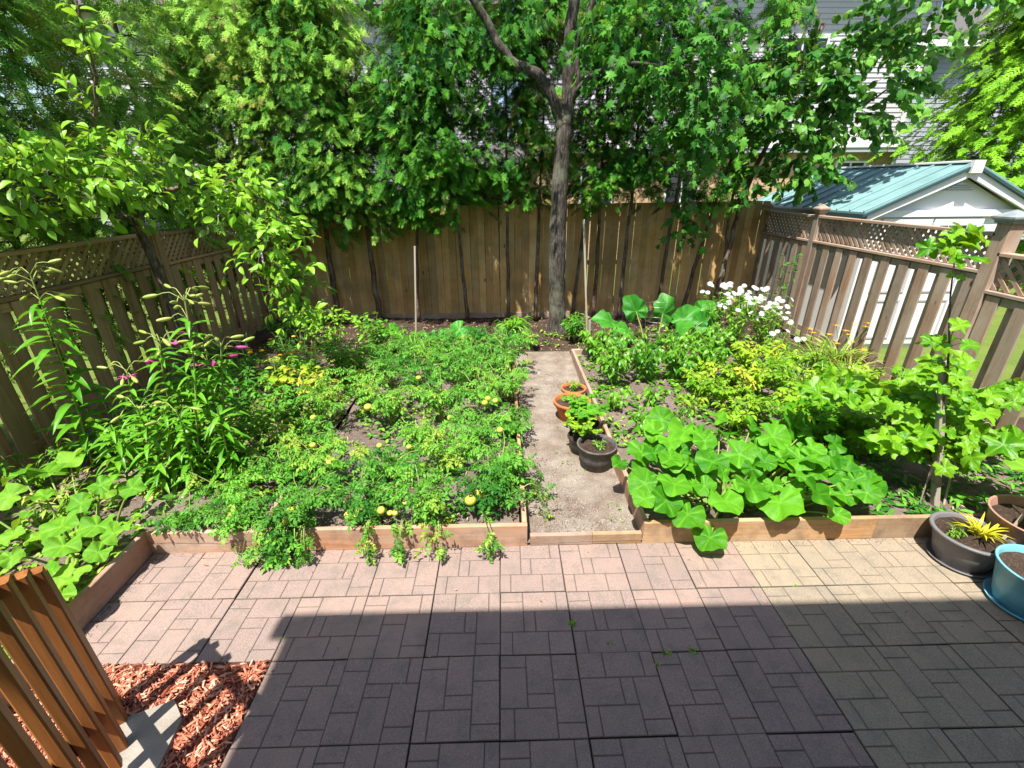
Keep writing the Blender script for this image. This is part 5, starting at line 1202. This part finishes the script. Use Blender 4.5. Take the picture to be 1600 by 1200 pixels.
for k in range(3):
    a = k*2.09+.5; m = MB(); m.tube([(2.35+.10*math.cos(a),6.75+.10*math.sin(a),.05),(2.35+.18*math.cos(a),6.75+.18*math.sin(a),.9)],.003,4); m.build('wire',M['wire'],cg)
m = MB(); q = np.stack([np.linspace(1.3,3.2,9),np.linspace(8.55,8.5,9),1.86+.10*np.linspace(-.6,1,9)**2+np.array([0,.05,.0,-.02,-.02,0,.05,.1,.12])],1); m.tube(q,.006,4); tag(m.build('twine',M['stake_wood'],None,loc=q[0]),'slack pale twine strung between the slender cedar trunks','twine')

# ------------------------------------------------------------------ pots
def pot(name,label,c,r0,r1,h,mat,rim=.02,rimh=.03,soil=.04,saucer=None,n=40,soilmat_='dark_soil',square=False,rimmat=None):
    t = empty(name,c,label,'plant pot'); x,y,z = c; th = .010
    m = MB(); m.lathe([(.001,.0),(r0,.0),(r0+(r1-r0)*.5,h*.5),(r1-.004,h-rimh),(r1+rim*.5,h-rimh+.002),(r1+rim*.6,h-.004),(r1+rim*.4,h),(r1-th*.5,h),(r1-th,h-.006),(r0+(r1-r0)*.75-th,h*.72),(r0+(r1-r0)*.6-th,h*.5)],n,c)
    if not saucer: pass
    m.build('body',mat,t,True,loc=c)
    zs = h-soil; rs = r0+(r1-r0)*zs/h-th*.6
    m = MB(); rr = np.random.default_rng(int(abs(x)*100)); a = np.linspace(0,6.283,25)[:-1]; V = [(x,y,z+zs+.01)]
    for k in (1,2,3): V += [(x+rs*k/3*math.cos(b),y+rs*k/3*math.sin(b),z+zs+rr.normal(0,.004)) for b in a]
    F = [(0,1+i,1+(i+1)%24) for i in range(24)]+[(1+o*24+i,1+o*24+24+i,1+o*24+24+(i+1)%24,1+o*24+(i+1)%24) for o in (0,1) for i in range(24)]
    m.add(V,F); m.build('potting_soil',M[soilmat_],t,True,loc=c)
    if saucer:
        m = MB(); m.lathe([(.001,-.004),(saucer-.02,-.004),(saucer,.022),(saucer-.008,.022),(saucer-.025,.003),(.001,.003)],n,(x,y,z)); m.build('saucer',mat if saucer > 0 else mat,t,True,loc=c)
    return t
pot('plant_pot','small terracotta pot at the far end of the group on the path',(.87,5.17,.035),.10,.15,.18,M['terracotta'],.018,.04,.03)
pot('plant_pot','larger terracotta pot with wide mouth on the path',(.78,4.70,.035),.14,.205,.23,M['terracotta'],.02,.045,.05)
pot('plant_pot','black pot hidden under the leafy strawberry on the path',(.83,4.18,.035),.13,.16,.22,M['black_plastic'],.014,.02,.03)
pot('plant_pot','black plastic nursery pot nearest the patio on the path',(.88,3.72,.035),.15,.185,.24,M['dusty_plastic'],.014,.022,.035)
pot('plant_pot','second black pot tucked behind the nursery pot',(.78,3.98,.035),.11,.14,.18,M['black_plastic'],.014,.022,.03)
pot('plant_pot','grey plastic pot with yellow plant at the patio edge',(3.33,2.46,.004),.155,.215,.25,M['grey_plastic'],.03,.025,.03,.20)
pot('plant_pot','light blue plastic pot on the patio',(3.40,2.06,.004),.165,.225,.30,M['blue_plastic'],.012,.012,.05,.21)
pot('plant_pot','large tan plastic pot with broad leaved plant behind the grey pot',(3.76,2.44,.0),.20,.27,.38,M['tan_plastic'],.012,.012,.07)
t,_ = stemmy('strawberry_plant','bright round leaved plant filling the hidden black pot','strawberry',None,(.83,4.18,.24),.24,.24,16,T_ROUND,.075,16,M['squash_leaf'],901,flop=.5,hang=.1)
t,_ = stemmy('sedum_plant','yellow green fleshy plant spilling between the black pots','succulent',None,(.77,3.95,.22),.20,.22,13,T_ROUND,.05,18,M['bean_leaf'],902,flop=.6,hang=.1)
stemmy('seedling','small rosette seedling in the black nursery pot','seedling',None,(.90,3.69,.235),.07,.05,4,T_NARROW,.055,9,M['pepper_leaf'],903)
stemmy('seedling','sparse weeds growing in the larger terracotta pot','seedling',None,(.80,4.68,.22),.12,.14,9,T_OVATE,.045,10,M['weed_leaf'],904)
stemmy('seedling','grassy seedling in the small terracotta pot','seedling',None,(.87,5.17,.19),.10,.09,9,T_NARROW,.07,8,M['weed_leaf'],905)
blades('dracaena_plant','yellow spiky leaved plant in the grey pot','house plant',(3.38,2.44,.215),34,.17,t_arch(.55,.8,.14,5),M['yellow_leaf'],906,.05,.1)
stemmy('seedling','tiny green shoots on the soil of the grey pot','seedling',None,(3.22,2.47,.22),.05,.07,7,T_NARROW,.05,7,M['weed_leaf'],907)
t = empty('broad_leaf_plant',(3.74,2.42,.31),'broad leaved variegated plant in the large tan pot','house plant'); rng = np.random.default_rng(908); m = MB()
for (x,y,z,s_,ax,nr) in ((3.66,2.28,.56,.24,(-.6,-.5,-.1),(-.1,-.5,1)),(3.9,2.5,.62,.26,(.6,.1,.1),(0,-.3,1)),(3.75,2.62,.66,.24,(-.1,.8,.1),(0,-.4,1))):
    leaf_obj('leaf','hosta',(x,y,z),ax,nr,s_,M['pale_squash_leaf'],t,rng); m.tube(curve_pts([(3.74,2.42,.31),((3.74+x)/2,(2.42+y)/2,.5),(x,y,z)],6),.006,5,.6,False)
m.build('stem',M['stem_green'],t,loc=(3.74,2.42,.31))
st = empty('garden_stake',(3.58,2.36,.25),'short pale stick poking out between the grey and tan pots','stake'); plank('stick',(3.50,2.40,.24),(3.64,2.46,.40),.022,.02,(0,0,1),M['stake_wood'],st)

# ------------------------------------------------------------------ broken concrete slab, pale stones and stair rail by the wood chips
m = MB(); m.prism([(-2.10,1.40),(-1.72,1.28),(-1.62,1.05),(-1.70,1.50),(-1.80,1.575)][::1] if False else [(-2.16,1.42),(-1.66,1.15),(-1.70,1.48),(-1.80,1.575)], (-.02,.035), lambda u,v,w: (u,v,w)); tag(m.build('stepping_stone',M['concrete'],None,loc=(-1.85,1.4,0)),'pale concrete stepping stone lying in the red wood chips','paving stone')
rl = empty('stair_railing',(-2.02,1.50,0),'orange stained wooden stair railing with square balusters at the photo edge','railing')
rs = M['rail_stain']; A = Vector((-2.07,1.50,1.0)); dr = Vector((.57,-.73,.60)); ph = Vector((.57,-.73,0)).normalized(); sd = Vector((ph.y,-ph.x,0))
plank('post',(-2.115,1.545,0),(-2.08,1.515,1.0),.045,.09,ph,rs,rl)
plank('top_rail',A-dr*.03+Vector((0,0,.0)),A+dr*2.0,.09,.035,Z,rs,rl)
plank('bottom_rail',A-dr*.03-Vector((0,0,.82)),A+dr*2.0-Vector((0,0,.82)),.09,.035,Z,rs,rl)
for k in range(10):
    c = A+dr*(.06+.17*k)-sd*.040
    plank('baluster',Vector((c.x,c.y,max(.01,c.z-1.12))),c+Vector((0,0,.03)),.052,.040,ph,rs,rl,.006)
